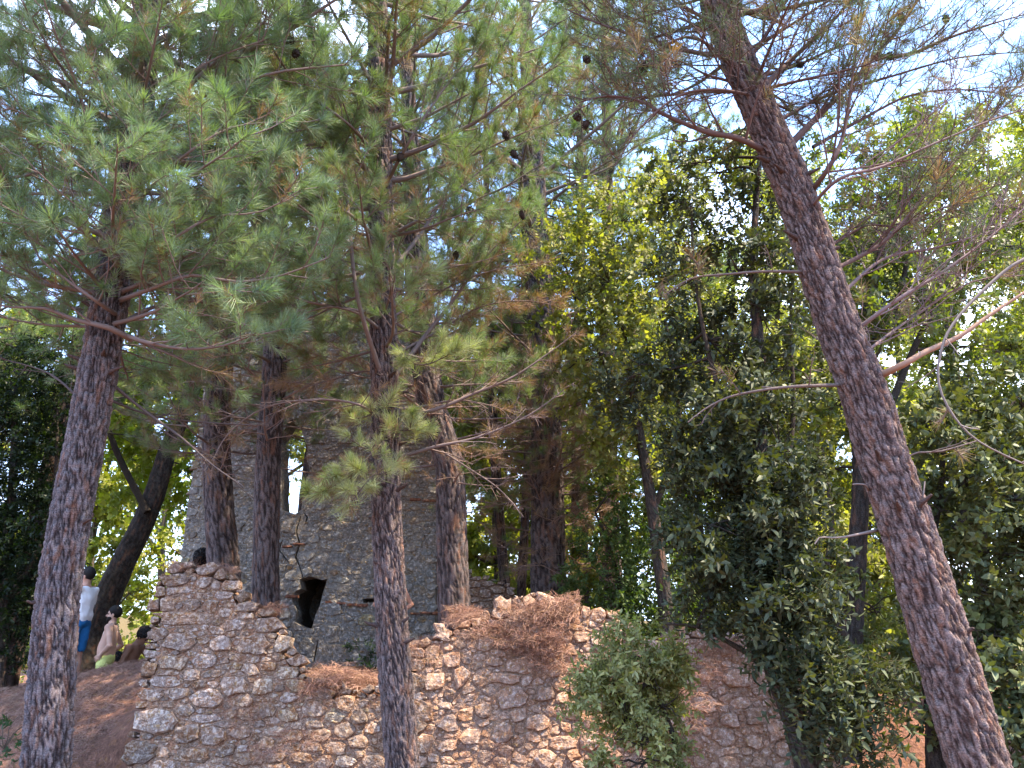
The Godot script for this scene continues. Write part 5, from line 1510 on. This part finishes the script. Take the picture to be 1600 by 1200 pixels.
func background_trees() -> void:
	var lime := [Color(0.24, 0.29, 0.06), Color(0.42, 0.42, 0.10)]
	var mid := [Color(0.22, 0.24, 0.075), Color(0.34, 0.335, 0.12)]
	var olive := [Color(0.28, 0.31, 0.09), Color(0.42, 0.41, 0.16)]
	var rows := [
		["leafy tree behind the far left trunk, nearest the dark thicket", -17.0, -24.0, 12.0, 3.6, 0.08, 0],
		["bright yellow green tree seen low between the far left trunk and the leaning forked tree", -11.5, -22.0, 9.0, 3.2, 0.04, 0],
		["lime green tree left of the tower, farther back than the forked tree", -13.5, -31.0, 13.0, 4.0, 0.05, 0],
		["lime green tree behind the tower's left flank", -8.2, -25.0, 12.0, 3.4, 0.06, 0],
		["leafy tree seen through the tower window", -5.0, -26.0, 12.0, 3.6, 0.10, 1],
		["leafy tree behind the middle of the tower", -2.6, -30.0, 13.0, 3.6, 0.10, 1],
		["bright lime tree between the tower and the massive dark pine, glowing low", -0.4, -18.0, 8.0, 2.6, 0.03, 0],
		["green tree behind the slender pine", 1.0, -28.0, 12.0, 3.8, 0.05, 0],
		["mid green tree behind the massive dark pine", 3.2, -23.0, 11.0, 3.4, 0.05, 1],
		["olive green tree between the massive dark pine and the dark evergreen", 5.6, -20.0, 10.5, 3.2, 0.05, 2],
		["olive green tree behind the dark evergreen", 6.5, -17.5, 12.5, 3.4, 0.05, 2],
		["tall sunlit tree right of the leaning pine's foot, second row back", 10.8, -20.0, 12.5, 3.6, 0.05, 2],
		["yellow green tree behind the leaning pine", 9.0, -15.5, 12.0, 3.0, 0.08, 2],
		["sunlit leafy tree at the right edge near the horizon", 13.5, -18.0, 12.0, 3.4, 0.05, 2],
		["olive tree farthest right and far back", 17.5, -24.0, 14.0, 4.0, 0.05, 2],
		["olive green tree behind the gap between the dark evergreen and the broad one", 6.0, -14.5, 8.6, 2.4, 0.05, 2],
		["leafy tree far back between the dark evergreen and the leaning pine", 7.5, -24.0, 13.5, 4.0, 0.05, 1],
		["tall leafy tree behind the broad evergreen, its top in full sun", 12.6, -15.5, 12.5, 3.2, 0.06, 2],
		["low leafy tree straight behind the wall crest's right end", 4.2, -17.0, 6.5, 2.4, 0.04, 1],
		["olive green tree behind the crooked limb at the right edge, second from the front", 8.8, -11.8, 8.2, 2.2, 0.08, 2],
		["lime tree in the second row between the tower and the massive dark pine", -1.9, -24.0, 9.0, 3.0, 0.03, 0],
		["low lime tree in the second row right behind the massive dark pine", 1.6, -22.5, 8.0, 3.0, 0.03, 0],
		["low yellow green tree in the gap between the dark evergreen's foot and the leaning pine", 5.2, -13.2, 5.5, 1.9, 0.05, 2],
		["low lime tree at the right edge behind the crooked limb", 11.2, -14.0, 6.8, 2.4, 0.04, 0]]
	for e in rows:
		var b := on_ground(e[1], e[2])
		round_tree(e[0], b - Vector3(0, 0.1, 0), e[3], e[4], e[5], ["plane_a", "plane_b"] if e[6] == 0 else ["plane_b"], 1.15 if e[6] == 0 else 1.0, [lime, mid, olive][e[6]], 21)

# ---------------------------------------------------------------- pine straw and undergrowth

func strew(called: String, spots: Array, cols: Array) -> void:
	# spots: [centre, radii, count, mesh, scale]
	var bag := Bag.new()
	for e in spots:
		for i in e[2]:
			var d := vr(1.0)
			while d.length() > 1.0:
				d = vr(1.0)
			var c: Color = cols[0].lerp(cols[1], rng.randf())
			bag.put(e[3], Transform3D(Basis.from_euler(Vector3(rng.randf_range(-0.6, 0.6), rng.randf() * TAU, rng.randf_range(-0.6, 0.6))) * Basis.from_scale(Vector3.ONE * e[4] * rng.randf_range(0.7, 1.2)), e[0] + d * e[1]), shade(c, rng.randf_range(0.75, 1.25)))
	var o := Node3D.new()
	o.name = numbered(called)
	add_child(o)
	o.set_meta("kind", "stuff")
	empty_bag(bag, o, "needles", M.litter, Vector3.ZERO)

func litter() -> void:
	var red := [Color(0.28, 0.155, 0.115), Color(0.37, 0.235, 0.175)]
	# on the crest of the right-hand wall and hanging over its face
	strew("pine_straw", [
		[Vector3(-0.227, 1.656, -9.6), Vector3(0.38, 0.12, 0.20), 32, "litter", 1.0], [Vector3(0.305, 1.838, -9.6), Vector3(0.34, 0.12, 0.20), 40, "litter", 1.0], [Vector3(0.148, 1.549, -9.45), Vector3(0.40, 0.20, 0.10), 28, "litter", 1.0],
		[Vector3(-0.538, 1.803, -9.7), Vector3(0.22, 0.08, 0.2), 24, "litter", 1.0], [Vector3(0.477, 1.41, -9.4), Vector3(0.2, 0.24, 0.08), 22, "litter", 0.9], [Vector3(-1.039, 1.408, -9.5), Vector3(0.10, 0.10, 0.15), 12, "litter", 0.9],
		[Vector3(0.585, 1.955, -9.8), Vector3(0.2, 0.06, 0.2), 16, "litter", 1.0], [Vector3(0.919, 0.947, -9.2), Vector3(0.12, 0.2, 0.06), 10, "litter", 0.7], [Vector3(-0.406, 0.524, -8.95), Vector3(0.06, 0.2, 0.05), 8, "litter", 0.7], [Vector3(-0.202, 0.401, -8.95), Vector3(0.06, 0.15, 0.05), 8, "litter", 0.7],
		[Vector3(1.911, 0.905, -8.9), Vector3(0.22, 0.2, 0.2), 10, "litter", 1.0], [Vector3(2.141, 1.212, -9.2), Vector3(0.2, 0.15, 0.15), 6, "litter", 1.0], [Vector3(2.533, 1.475, -9.8), Vector3(0.3, 0.08, 0.2), 12, "litter", 1.0]], red)
	# in the gap between the two walls and on the bastion's steps
	strew("pine_straw", [
		[Vector3(-2.058, 1.116, -9.5), Vector3(0.45, 0.10, 0.22), 60, "litter", 1.0], [Vector3(-2.235, 1.036, -9.35), Vector3(0.14, 0.08, 0.1), 14, "litter", 0.9], [Vector3(-1.709, 1.125, -9.6), Vector3(0.2, 0.06, 0.2), 18, "litter", 0.9],
		[Vector3(-4.032, 2.388, -9.6), Vector3(0.16, 0.03, 0.2), 16, "litter", 0.7], [Vector3(-3.484, 2.342, -9.6), Vector3(0.12, 0.03, 0.15), 12, "litter", 0.7], [Vector3(-2.881, 1.873, -9.55), Vector3(0.10, 0.05, 0.12), 10, "litter", 0.7],
		[Vector3(-2.993, 0.824, -9.1), Vector3(0.25, 0.2, 0.03), 16, "litter_flat", 0.5], [Vector3(-2.182, 0.581, -9), Vector3(0.35, 0.12, 0.03), 18, "litter_flat", 0.5], [Vector3(-2.559, 0.401, -8.95), Vector3(0.3, 0.1, 0.03), 14, "litter", 0.5]], red)
	# over the earth ramp and the ground
	var bag := Bag.new()
	for i in 5200:
		var x := rng.randf_range(-11.5, 9.0)
		var z := rng.randf_range(-14.5, -5.0)
		if x > -4.7 and x < 4.6 and z < -8.6:
			continue
		if i > 1500 and (x > -4.4 or z > -8.0):
			x = rng.randf_range(-9.5, -4.9)
			z = rng.randf_range(-13.2, -8.0)
		var s := 0.25
		var n := Vector3(ground(x - s, z) - ground(x + s, z), 2.0 * s, ground(x, z - s) - ground(x, z + s)).normalized()
		var c: Color = red[0].lerp(red[1], rng.randf())
		bag.put("litter_flat" if rng.randf() < 0.75 else "litter", Transform3D(facing(n, rng.randf() * TAU, rng.randf_range(0.6, 1.1)), on_ground(x, z)), shade(c, rng.randf_range(0.6, 1.1)))
	var o := Node3D.new()
	o.name = numbered("pine_straw")
	add_child(o)
	o.set_meta("kind", "stuff")
	empty_bag(bag, o, "needles", M.litter, Vector3.ZERO)
	# small plants rooted in the masonry
	for e in [[Vector3(-2.272, 1.2, -12.8), "dark green weed at the foot of the tower beside the middle trunk", 26, 0.30], [Vector3(-5.148, 0.626, -8.6), "low green plant at the bottom left corner beside the far left trunk", 20, 0.28]]:
		var base: Vector3 = e[0] - Vector3(0, 0.12, 0)
		var t := thing("weed", e[1], "plant", base)
		var mb := MB.new()
		for k in 6:
			var tip := base + Vector3(rng.randf_range(-0.3, 0.3), rng.randf_range(0.15, 0.4), rng.randf_range(-0.2, 0.2))
			twig_to(mb, base, tip, 0.006)
		part(t, "stem", mb.mesh(base), M.twig)
		var b2 := Bag.new()
		clump(b2, base + Vector3(0, 0.18, 0), Vector3(0.36, 0.22, 0.2), e[2], ["dark_b"], 0.6, [Color(0.03, 0.065, 0.025), Color(0.06, 0.10, 0.04)], -0.2, -0.5, 1.0)
		empty_bag(b2, t, "leaves", M.dark_leaf, base)

# ---------------------------------------------------------------- people

class Field:
	# a distance field on a grid, meshed as surface nets
	var o: Vector3
	var h: float
	var nx: int
	var ny: int
	var nz: int
	var f := PackedFloat32Array()

	func _init(lo: Vector3, hi: Vector3, cell: float) -> void:
		o = lo; h = cell
		nx = int((hi.x - lo.x) / cell) + 2
		ny = int((hi.y - lo.y) / cell) + 2
		nz = int((hi.z - lo.z) / cell) + 2
		f.resize(nx * ny * nz)
		f.fill(1.0)

	func box(lo: Vector3, hi: Vector3) -> Array:
		return [clampi(int((lo.x - o.x) / h), 0, nx - 1), clampi(int((hi.x - o.x) / h) + 1, 0, nx - 1), clampi(int((lo.y - o.y) / h), 0, ny - 1), clampi(int((hi.y - o.y) / h) + 1, 0, ny - 1), clampi(int((lo.z - o.z) / h), 0, nz - 1), clampi(int((hi.z - o.z) / h) + 1, 0, nz - 1)]

	func join(i: int, d: float, k: float) -> void:
		var a := f[i]
		var w := clampf(0.5 + 0.5 * (a - d) / k, 0.0, 1.0)
		f[i] = lerpf(a, d, w) - k * w * (1.0 - w)

	func bone(a: Vector3, b: Vector3, ra: float, rb: float, k := 0.03) -> void:
		var r := maxf(ra, rb) + k + 2.5 * h
		var bb := box(a.min(b) - Vector3.ONE * r, a.max(b) + Vector3.ONE * r)
		var ab := b - a
		var l2 := maxf(ab.length_squared(), 1e-8)
		for z in range(bb[4], bb[5] + 1):
			for y in range(bb[2], bb[3] + 1):
				for x in range(bb[0], bb[1] + 1):
					var p := o + Vector3(x, y, z) * h
					var t := clampf((p - a).dot(ab) / l2, 0.0, 1.0)
					join((z * ny + y) * nx + x, p.distance_to(a + ab * t) - lerpf(ra, rb, t), k)

	func egg(c: Vector3, q: Basis, r: Vector3, k := 0.02) -> void:
		var m := maxf(r.x, maxf(r.y, r.z)) + k + 2.5 * h
		var bb := box(c - Vector3.ONE * m, c + Vector3.ONE * m)
		var qi := q.inverse()
		var s := minf(r.x, minf(r.y, r.z))
		for z in range(bb[4], bb[5] + 1):
			for y in range(bb[2], bb[3] + 1):
				for x in range(bb[0], bb[1] + 1):
					var p := qi * (o + Vector3(x, y, z) * h - c)
					join((z * ny + y) * nx + x, ((p / r).length() - 1.0) * s, k)

	func keep(n: Vector3, d: float) -> void:
		# only what lies behind the plane n.p = d stays
		for z in nz:
			for y in ny:
				for x in nx:
					var i := (z * ny + y) * nx + x
					if f[i] < 4.0 * h:
						f[i] = maxf(f[i], n.dot(o + Vector3(x, y, z) * h) - d)

	func rough(ns: FastNoiseLite, freq: float, amp: float) -> void:
		for z in nz:
			for y in ny:
				for x in nx:
					var i := (z * ny + y) * nx + x
					if absf(f[i]) < 0.04:
						f[i] += amp * ns.get_noise_3dv((o + Vector3(x, y, z) * h) * freq)

	func into(mb: MB, col: Color) -> void:
		var at := {}
		var sx := 1
		var sy := nx
		var sz := nx * ny
		var corner := [0, sx, sy, sx + sy, sz, sz + sx, sz + sy, sz + sx + sy]
		for z in nz - 1:
			for y in ny - 1:
				for x in nx - 1:
					var i := (z * ny + y) * nx + x
					if absf(f[i]) > 2.2 * h:
						continue
					var neg := 0
					for c in 8:
						if f[i + corner[c]] < 0.0:
							neg += 1
					if neg == 0 or neg == 8:
						continue
					var sum := Vector3.ZERO
					var cnt := 0
					for c in 8:
						var va := f[i + corner[c]]
						for b in [1, 2, 4]:
							if c & b:
								continue
							var vb := f[i + corner[c | b]]
							if (va < 0.0) != (vb < 0.0):
								var t := va / (va - vb)
								var pa := Vector3(c & 1, (c >> 1) & 1, (c >> 2) & 1)
								var pb := Vector3((c | b) & 1, ((c | b) >> 1) & 1, ((c | b) >> 2) & 1)
								sum += pa.lerp(pb, t)
								cnt += 1
					var g := Vector3(f[i + sx] - f[i], f[i + sy] - f[i], f[i + sz] - f[i]) + Vector3(f[i + sx + sy + sz] - f[i + sy + sz], f[i + sx + sy + sz] - f[i + sx + sz], f[i + sx + sy + sz] - f[i + sx + sy])
					at[i] = mb.v.size()
					mb.v.append(o + (Vector3(x, y, z) + sum / cnt) * h)
					mb.n.append(g.normalized())
					mb.uv.append(Vector2.ZERO)
					mb.c.append(col)
		for i in at:
			for ax in [[sx, sy, sz], [sy, sz, sx], [sz, sx, sy]]:
				var e: int = ax[0]
				var u: int = ax[1]
				var w: int = ax[2]
				var va := f[i]
				var vb := f[i + e]
				if (va < 0.0) == (vb < 0.0):
					continue
				if not (at.has(i - u) and at.has(i - w) and at.has(i - u - w)):
					continue
				var q := [at[i], at[i - u], at[i - u - w], at[i - w]]
				if va < 0.0:
					for k in [0, 2, 1, 0, 3, 2]:
						mb.ix.append(q[k])
				else:
					for k in [0, 1, 2, 0, 2, 3]:
						mb.ix.append(q[k])

func hand(mb: MB, wrist: Vector3, dir: Vector3, palm_n: Vector3, right: bool, col: Color) -> void:
	var d0 := dir.normalized()
	var f := Field.new(wrist + d0 * 0.085 - Vector3.ONE * 0.125, wrist + d0 * 0.085 + Vector3.ONE * 0.125, 0.0066)
	var d := dir.normalized()
	var s := d.cross(palm_n).normalized() * (1.0 if right else -1.0)
	var n := palm_n.normalized()
	var c := wrist + d * 0.05
	f.bone(wrist - d * 0.02, wrist + d * 0.02, 0.026, 0.026, 0.01)
	for k in 4:
		f.bone(wrist + d * 0.015 + s * (k - 1.5) * 0.012, wrist + d * 0.085 + s * (k - 1.5) * 0.020, 0.016, 0.0125, 0.012)
	var len_ := [0.070, 0.080, 0.074, 0.058]
	for k in 4:
		var p := wrist + d * 0.085 + s * (k - 1.5) * 0.0205
		var dd := (d + s * (k - 1.5) * 0.07).normalized()
		for j in 3:
			dd = (dd + n * 0.28).normalized()
			var e: Vector3 = p + dd * len_[k] * [0.45, 0.32, 0.25][j]
			f.bone(p, e, 0.0095 - 0.0008 * j, 0.0088 - 0.0009 * j, 0.003)
			p = e
	var t := wrist + d * 0.03 - s * 0.03
	var t1 := t + (d * 0.7 - s * 0.7 + n * 0.3).normalized() * 0.036
	f.bone(wrist + d * 0.02 - s * 0.012, t, 0.018, 0.014, 0.01)
	f.bone(t, t1, 0.0135, 0.0115, 0.006)
	f.bone(t1, t1 + (d * 0.9 - s * 0.3 + n * 0.3).normalized() * 0.03, 0.011, 0.009, 0.004)
	f.into(mb, col)

func person(label: String, at: Vector3, yaw: float, J: Dictionary, skin: Color, o: Dictionary) -> void:
	# J: the joints, facing +z with the left hand towards +x
	var t := thing("person", label, "person", at, o.get("group", ""))
	t.scale = Vector3.ONE * o.get("size", 1.0)
	t.rotation.y = deg_to_rad(yaw)
	var mb := MB.new()
	var lo := Vector3.ZERO
	var hi := Vector3.ZERO
	for k in J:
		if J[k] is Vector3 and not (k.begins_with("hand") or k.begins_with("palm") or k in ["nod", "fwd", "toe"]):
			lo = lo.min(J[k])
			hi = hi.max(J[k])
	lo -= Vector3(0.12, 0.0, 0.16)
	hi += Vector3(0.12, 0.11, 0.20)
	lo.y = -0.03
	var f := Field.new(lo, hi, 0.02)
	var hip: Vector3 = J.hip
	var chest: Vector3 = J.chest
	var neck: Vector3 = J.neck
	var up := (neck - hip).normalized()
	var fwd: Vector3 = J.get("fwd", Vector3(0, 0, 1))
	fwd = (fwd - up * fwd.dot(up)).normalized()
	var q := Basis(up.cross(fwd), up, fwd)
	var belly: float = o.get("belly", 0.0)
	f.egg(hip + up * 0.03, q, Vector3(0.165, 0.13, 0.12), 0.04)
	f.egg(hip.lerp(chest, 0.45) + fwd * belly * 0.5, q, Vector3(0.15 + belly * 0.3, 0.17, 0.105 + belly), 0.06)
	f.egg(chest, q, Vector3(0.172, 0.19, 0.115), 0.06)
	f.bone(J.shoulder_l, J.shoulder_r, 0.062, 0.062, 0.05)
	f.bone(chest + up * 0.12, neck + up * 0.07, 0.065, 0.056, 0.04)
	for s in ["l", "r"]:
		var sh: Vector3 = J["shoulder_" + s]
		var el: Vector3 = J["elbow_" + s]
		var wr: Vector3 = J["wrist_" + s]
		f.bone(sh, sh.lerp(el, 0.5), 0.058, 0.048, 0.03)
		f.bone(sh.lerp(el, 0.5), el, 0.048, 0.038, 0.02)
		f.bone(el, el.lerp(wr, 0.35), 0.040, 0.042, 0.015)
		f.bone(el.lerp(wr, 0.35), wr, 0.042, 0.026, 0.015)
		var hp: Vector3 = J["leg_" + s]
		var kn: Vector3 = J["knee_" + s]
		var an: Vector3 = J["ankle_" + s]
		f.bone(hp, kn, 0.088, 0.056, 0.03)
		f.bone(kn, kn.lerp(an, 0.35), 0.056, 0.060, 0.02)
		f.bone(kn.lerp(an, 0.35), an, 0.060, 0.036, 0.02)
		var toe: Vector3 = J.get("toe", Vector3(0, 0, 1))
		f.bone(an + Vector3(0, -0.045, 0) - toe * 0.03, an + Vector3(0, -0.055, 0) + toe * 0.15, 0.036, 0.026, 0.02)
	f.into(mb, skin)
	for s in ["l", "r"]:
		var el: Vector3 = J["elbow_" + s]
		var wr: Vector3 = J["wrist_" + s]
		hand(mb, wr, J.get("hand_" + s, wr - el), J.get("palm_" + s, Vector3(-1 if s == "l" else 1, 0, 0)), s == "r", skin)
	# the head, in its own frame, tilted on the neck
	var hq := q * Basis.from_euler(J.get("nod", Vector3.ZERO))
	var hx := Transform3D(hq, neck + up * 0.04)
	var hf := Field.new(hx.origin - Vector3(0.13, 0.11, 0.15), hx.origin + Vector3(0.13, 0.27, 0.17), 0.0085)
	hf.bone(neck - up * 0.04, hx * Vector3(0, 0.07, 0), 0.058, 0.055, 0.02)
	hf.egg(hx * Vector3(0, 0.150, -0.008), hq, Vector3(0.076, 0.098, 0.096), 0.02)
	hf.egg(hx * Vector3(0, 0.075, 0.028), hq, Vector3(0.058, 0.066, 0.064), 0.02)
	hf.egg(hx * Vector3(0, 0.030, 0.070), hq, Vector3(0.028, 0.022, 0.022), 0.02)
	hf.bone(hx * Vector3(0, 0.130, 0.088), hx * Vector3(0, 0.092, 0.110), 0.009, 0.015, 0.012)
	hf.bone(hx * Vector3(-0.045, 0.143, 0.072), hx * Vector3(0.045, 0.143, 0.072), 0.012, 0.012, 0.012)
	hf.bone(hx * Vector3(-0.020, 0.058, 0.088), hx * Vector3(0.020, 0.058, 0.088), 0.008, 0.008, 0.006)
	for s in [-1, 1]:
		hf.egg(hx * Vector3(0.079 * s, 0.105, -0.006), hq, Vector3(0.012, 0.032, 0.020), 0.006)
	hf.into(mb, skin)
	part(t, "body", mb.mesh(), M.skin)
	for s in [-1, 1]:
		var eye := SphereMesh.new()
		eye.radius = 0.0115
		eye.height = 0.023
		eye.radial_segments = 10
		eye.rings = 5
		part(t, "eye", eye, M.dark_cloth).position = hx * Vector3(0.030 * s, 0.122, 0.082)
	# hair
	var hb := MB.new()
	var gf := Field.new(hx.origin - Vector3(0.16, 0.02, 0.18), hx.origin + Vector3(0.16, 0.33, 0.20), 0.010)
	var puff: float = o.get("puff", 0.010)
	gf.egg(hx * Vector3(0, 0.155 + puff * 0.5, -0.014), hq, Vector3(0.078 + puff, 0.100 + puff, 0.098 + puff), 0.01)
	var pn := hq * Vector3(0, -0.62, 0.78).normalized()
	gf.keep(pn, pn.dot(hx * Vector3(0, 0.155, 0.055)))
	var pd := hq * Vector3(0, -1, 0)
	gf.keep(pd, pd.dot(hx * Vector3(0, 0.055, 0)))
	if puff > 0.012:
		gf.rough(flakes, 38.0, 0.028)
	gf.into(hb, Color.WHITE)
	part(t, o.get("top", "hair"), hb.mesh(), M.hair)
	if o.has("beard"):
		var bb := MB.new()
		var bf := Field.new(hx.origin - Vector3(0.14, 0.1, 0.1), hx.origin + Vector3(0.14, 0.22, 0.2), 0.0075)
		bf.egg(hx * Vector3(0, 0.060, 0.034), hq, Vector3(0.064, 0.062, 0.068), 0.01)
		bf.egg(hx * Vector3(0, 0.022, 0.074), hq, Vector3(0.034, 0.032, 0.030), 0.015)
		var bn := hq * Vector3(0, 1, 0.25).normalized()
		bf.keep(bn, bn.dot(hx * Vector3(0, 0.072, 0.09)))
		bf.into(bb, Color.WHITE)
		part(t, "beard", bb.mesh(), M.hair)
	# clothes follow the body
	if o.has("shirt"):
		var cf := Field.new(Vector3(-0.34, 0.75, -0.22), Vector3(0.34, 1.55, 0.22), 0.018)
		cf.egg(hip + up * 0.06, q, Vector3(0.185, 0.16, 0.14), 0.04)
		cf.egg(hip.lerp(chest, 0.45), q, Vector3(0.175, 0.18, 0.135), 0.06)
		cf.egg(chest, q, Vector3(0.188, 0.20, 0.132), 0.06)
		cf.bone(J.shoulder_l, J.shoulder_r, 0.074, 0.074, 0.05)
		for s in ["l", "r"]:
			var sh: Vector3 = J["shoulder_" + s]
			cf.bone(sh, sh.lerp(J["elbow_" + s], 0.62), 0.072, 0.068, 0.03)
		cf.keep(up, up.dot(neck + up * 0.005))
		cf.keep(-up, -up.dot(hip - up * 0.03))
		cf.rough(flakes, 7.0, 0.012)
		var cb := MB.new()
		cf.into(cb, Color.WHITE)
		part(t, "shirt", cb.mesh(), o.shirt)
	var sf := Field.new(Vector3(-0.3, hip.y - 0.45, hip.z - 0.22), Vector3(0.3, hip.y + 0.35, hip.z + (0.55 if hip.y < 0.5 else 0.22)), 0.02)
	sf.egg(hip + up * 0.01, q, Vector3(0.182, 0.12, 0.140), 0.04)
	for s in ["l", "r"]:
		sf.bone(J["leg_" + s], J["leg_" + s].lerp(J["knee_" + s], 0.80), 0.106, 0.094, 0.02)
	sf.keep(up, up.dot(hip + up * 0.07))
	sf.rough(flakes, 8.0, 0.014)
	var sb := MB.new()
	sf.into(sb, Color.WHITE)
	part(t, "shorts", sb.mesh(), o.shorts)
	if o.has("chain"):
		var ring := PackedVector3Array()
		for i in 25:
			var w := TAU * i / 24.0
			ring.append(neck + q * Vector3(0.072 * cos(w), -0.005 - 0.02 * sin(w), 0.075 * sin(w)))
		var nb := MB.new()
		nb.tube(ring, taper(25, 0.008, 0.008), 5, Color.WHITE)
		part(t, "neck_cord", nb.mesh(), M.hair)

func stand() -> Dictionary:
	return {"hip": Vector3(0, 0.95, 0), "chest": Vector3(0, 1.27, -0.015), "neck": Vector3(0, 1.47, -0.02), "shoulder_l": Vector3(0.165, 1.42, -0.02), "shoulder_r": Vector3(-0.165, 1.42, -0.02),
		"elbow_l": Vector3(0.25, 1.13, -0.04), "elbow_r": Vector3(-0.25, 1.13, -0.04), "wrist_l": Vector3(0.24, 0.88, 0.06), "wrist_r": Vector3(-0.24, 0.88, 0.06),
		"leg_l": Vector3(0.09, 0.90, 0), "leg_r": Vector3(-0.09, 0.90, 0), "knee_l": Vector3(0.10, 0.49, 0.02), "knee_r": Vector3(-0.10, 0.49, 0.02), "ankle_l": Vector3(0.11, 0.085, -0.02), "ankle_r": Vector3(-0.11, 0.085, -0.02)}

func people() -> void:
	M.skin = plain(Color.WHITE, 0.5)
	M.skin.vertex_color_use_as_albedo = true
	M.skin.subsurf_scatter_enabled = true
	M.skin.subsurf_scatter_strength = 0.05
	M.hair = plain(Color(0.012, 0.010, 0.009), 0.7)
	M.dark_cloth = plain(Color(0.02, 0.018, 0.018), 0.6)
	var white := plain(Color(0.78, 0.78, 0.80))
	var blue := plain(Color(0.02, 0.14, 0.36))
	var yellow := plain(Color(0.62, 0.66, 0.22))
	var grey := plain(Color(0.10, 0.10, 0.11))
	var tan_ := Color(0.42, 0.235, 0.165)
	var brown := Color(0.22, 0.115, 0.075)
	# arms folded before the chest
	var j := stand()
	j.elbow_l = Vector3(0.24, 1.14, 0.05); j.elbow_r = Vector3(-0.24, 1.14, 0.05)
	j.wrist_l = Vector3(0.03, 1.16, 0.22); j.wrist_r = Vector3(-0.04, 1.20, 0.20)
	j.palm_l = Vector3(0, 0, -1); j.palm_r = Vector3(0, 0, -1)
	j.nod = Vector3(0.08, 0.1, 0)
	var p: Vector3 = Vector3(-6.682, 0.856, -12.5)
	person("person in a white T-shirt and blue shorts standing half behind the far left trunk", p, -104.0, j, tan_, {"shirt": white, "shorts": blue, "top": "cap"})
	# hands on hips
	j = stand()
	j.elbow_l = Vector3(0.36, 1.14, -0.12); j.elbow_r = Vector3(-0.36, 1.14, -0.12)
	j.wrist_l = Vector3(0.20, 1.00, 0.03); j.wrist_r = Vector3(-0.20, 1.00, 0.03)
	j.hand_l = Vector3(-0.4, -0.5, 0.7); j.hand_r = Vector3(0.4, -0.5, 0.7)
	j.palm_l = Vector3(-1, 0, -0.3); j.palm_r = Vector3(1, 0, -0.3)
	p = Vector3(-6.586, 1.96, -13.3) - Vector3(0, 1.66, 0)
	person("bearded bare chested person in yellow shorts with hands on hips, facing left", p, -78.0, j, Color(0.50, 0.31, 0.235), {"shorts": yellow, "beard": 1, "belly": 0.03, "chain": 1})
	# seated, leaning on one arm and looking down to the right
	j = {"hip": Vector3(0, 0.20, 0), "chest": Vector3(0, 0.50, 0.10), "neck": Vector3(0, 0.68, 0.19), "shoulder_l": Vector3(0.165, 0.63, 0.16), "shoulder_r": Vector3(-0.165, 0.63, 0.16),
		"elbow_l": Vector3(0.26, 0.42, 0.32), "elbow_r": Vector3(-0.28, 0.37, 0.14), "wrist_l": Vector3(0.18, 0.44, 0.55), "wrist_r": Vector3(-0.26, 0.13, 0.20),
		"leg_l": Vector3(0.09, 0.16, 0.05), "leg_r": Vector3(-0.09, 0.16, 0.05), "knee_l": Vector3(0.14, 0.46, 0.42), "knee_r": Vector3(-0.14, 0.40, 0.43), "ankle_l": Vector3(0.14, 0.085, 0.60), "ankle_r": Vector3(-0.14, 0.085, 0.60), "nod": Vector3(0.35, 0.15, 0), "hand_r": Vector3(0, -0.7, 0.5), "palm_r": Vector3(0, -0.5, -0.7)}
	p = Vector3(-6.457, 1.753, -13.7) - Vector3(0, 0.98, 0)
	person("seated dark haired bare person bending forward beside the bearded one", p, 78.0, j, brown, {"shorts": grey, "puff": 0.035})
	j = j.duplicate()
	j.nod = Vector3(0.1, 0.3, 0)
	p = Vector3(-6.541, 1.345, -14.2) - Vector3(0, 0.99, 0)
	person("seated person, only dark hair showing above the earth ramp beside the bastion", p, -60.0, j, tan_, {"shorts": grey, "puff": 0.02})
	# behind the bastion
	j = stand()
	p = Vector3(-4.829, 2.868, -12.35) - Vector3(0, 1.79, 0)
	person("person of whom only curly dark hair shows above the left bastion's top", p, 165.0, j, brown, {"shorts": grey, "puff": 0.04})
	# behind the middle trunk, only elbows showing
	j = stand()
	j.elbow_l = Vector3(0.35, 1.12, -0.02); j.elbow_r = Vector3(-0.35, 1.12, -0.02)
	j.wrist_l = Vector3(0.18, 0.99, 0.10); j.wrist_r = Vector3(-0.18, 0.99, 0.10)
	p = Vector3(-1.817, 1.153, -12.3)
	person("bare person hidden behind the middle trunk, one bent elbow showing at its right", p, 6.0, j, Color(0.47, 0.23, 0.15), {"shorts": blue, "size": 0.8})
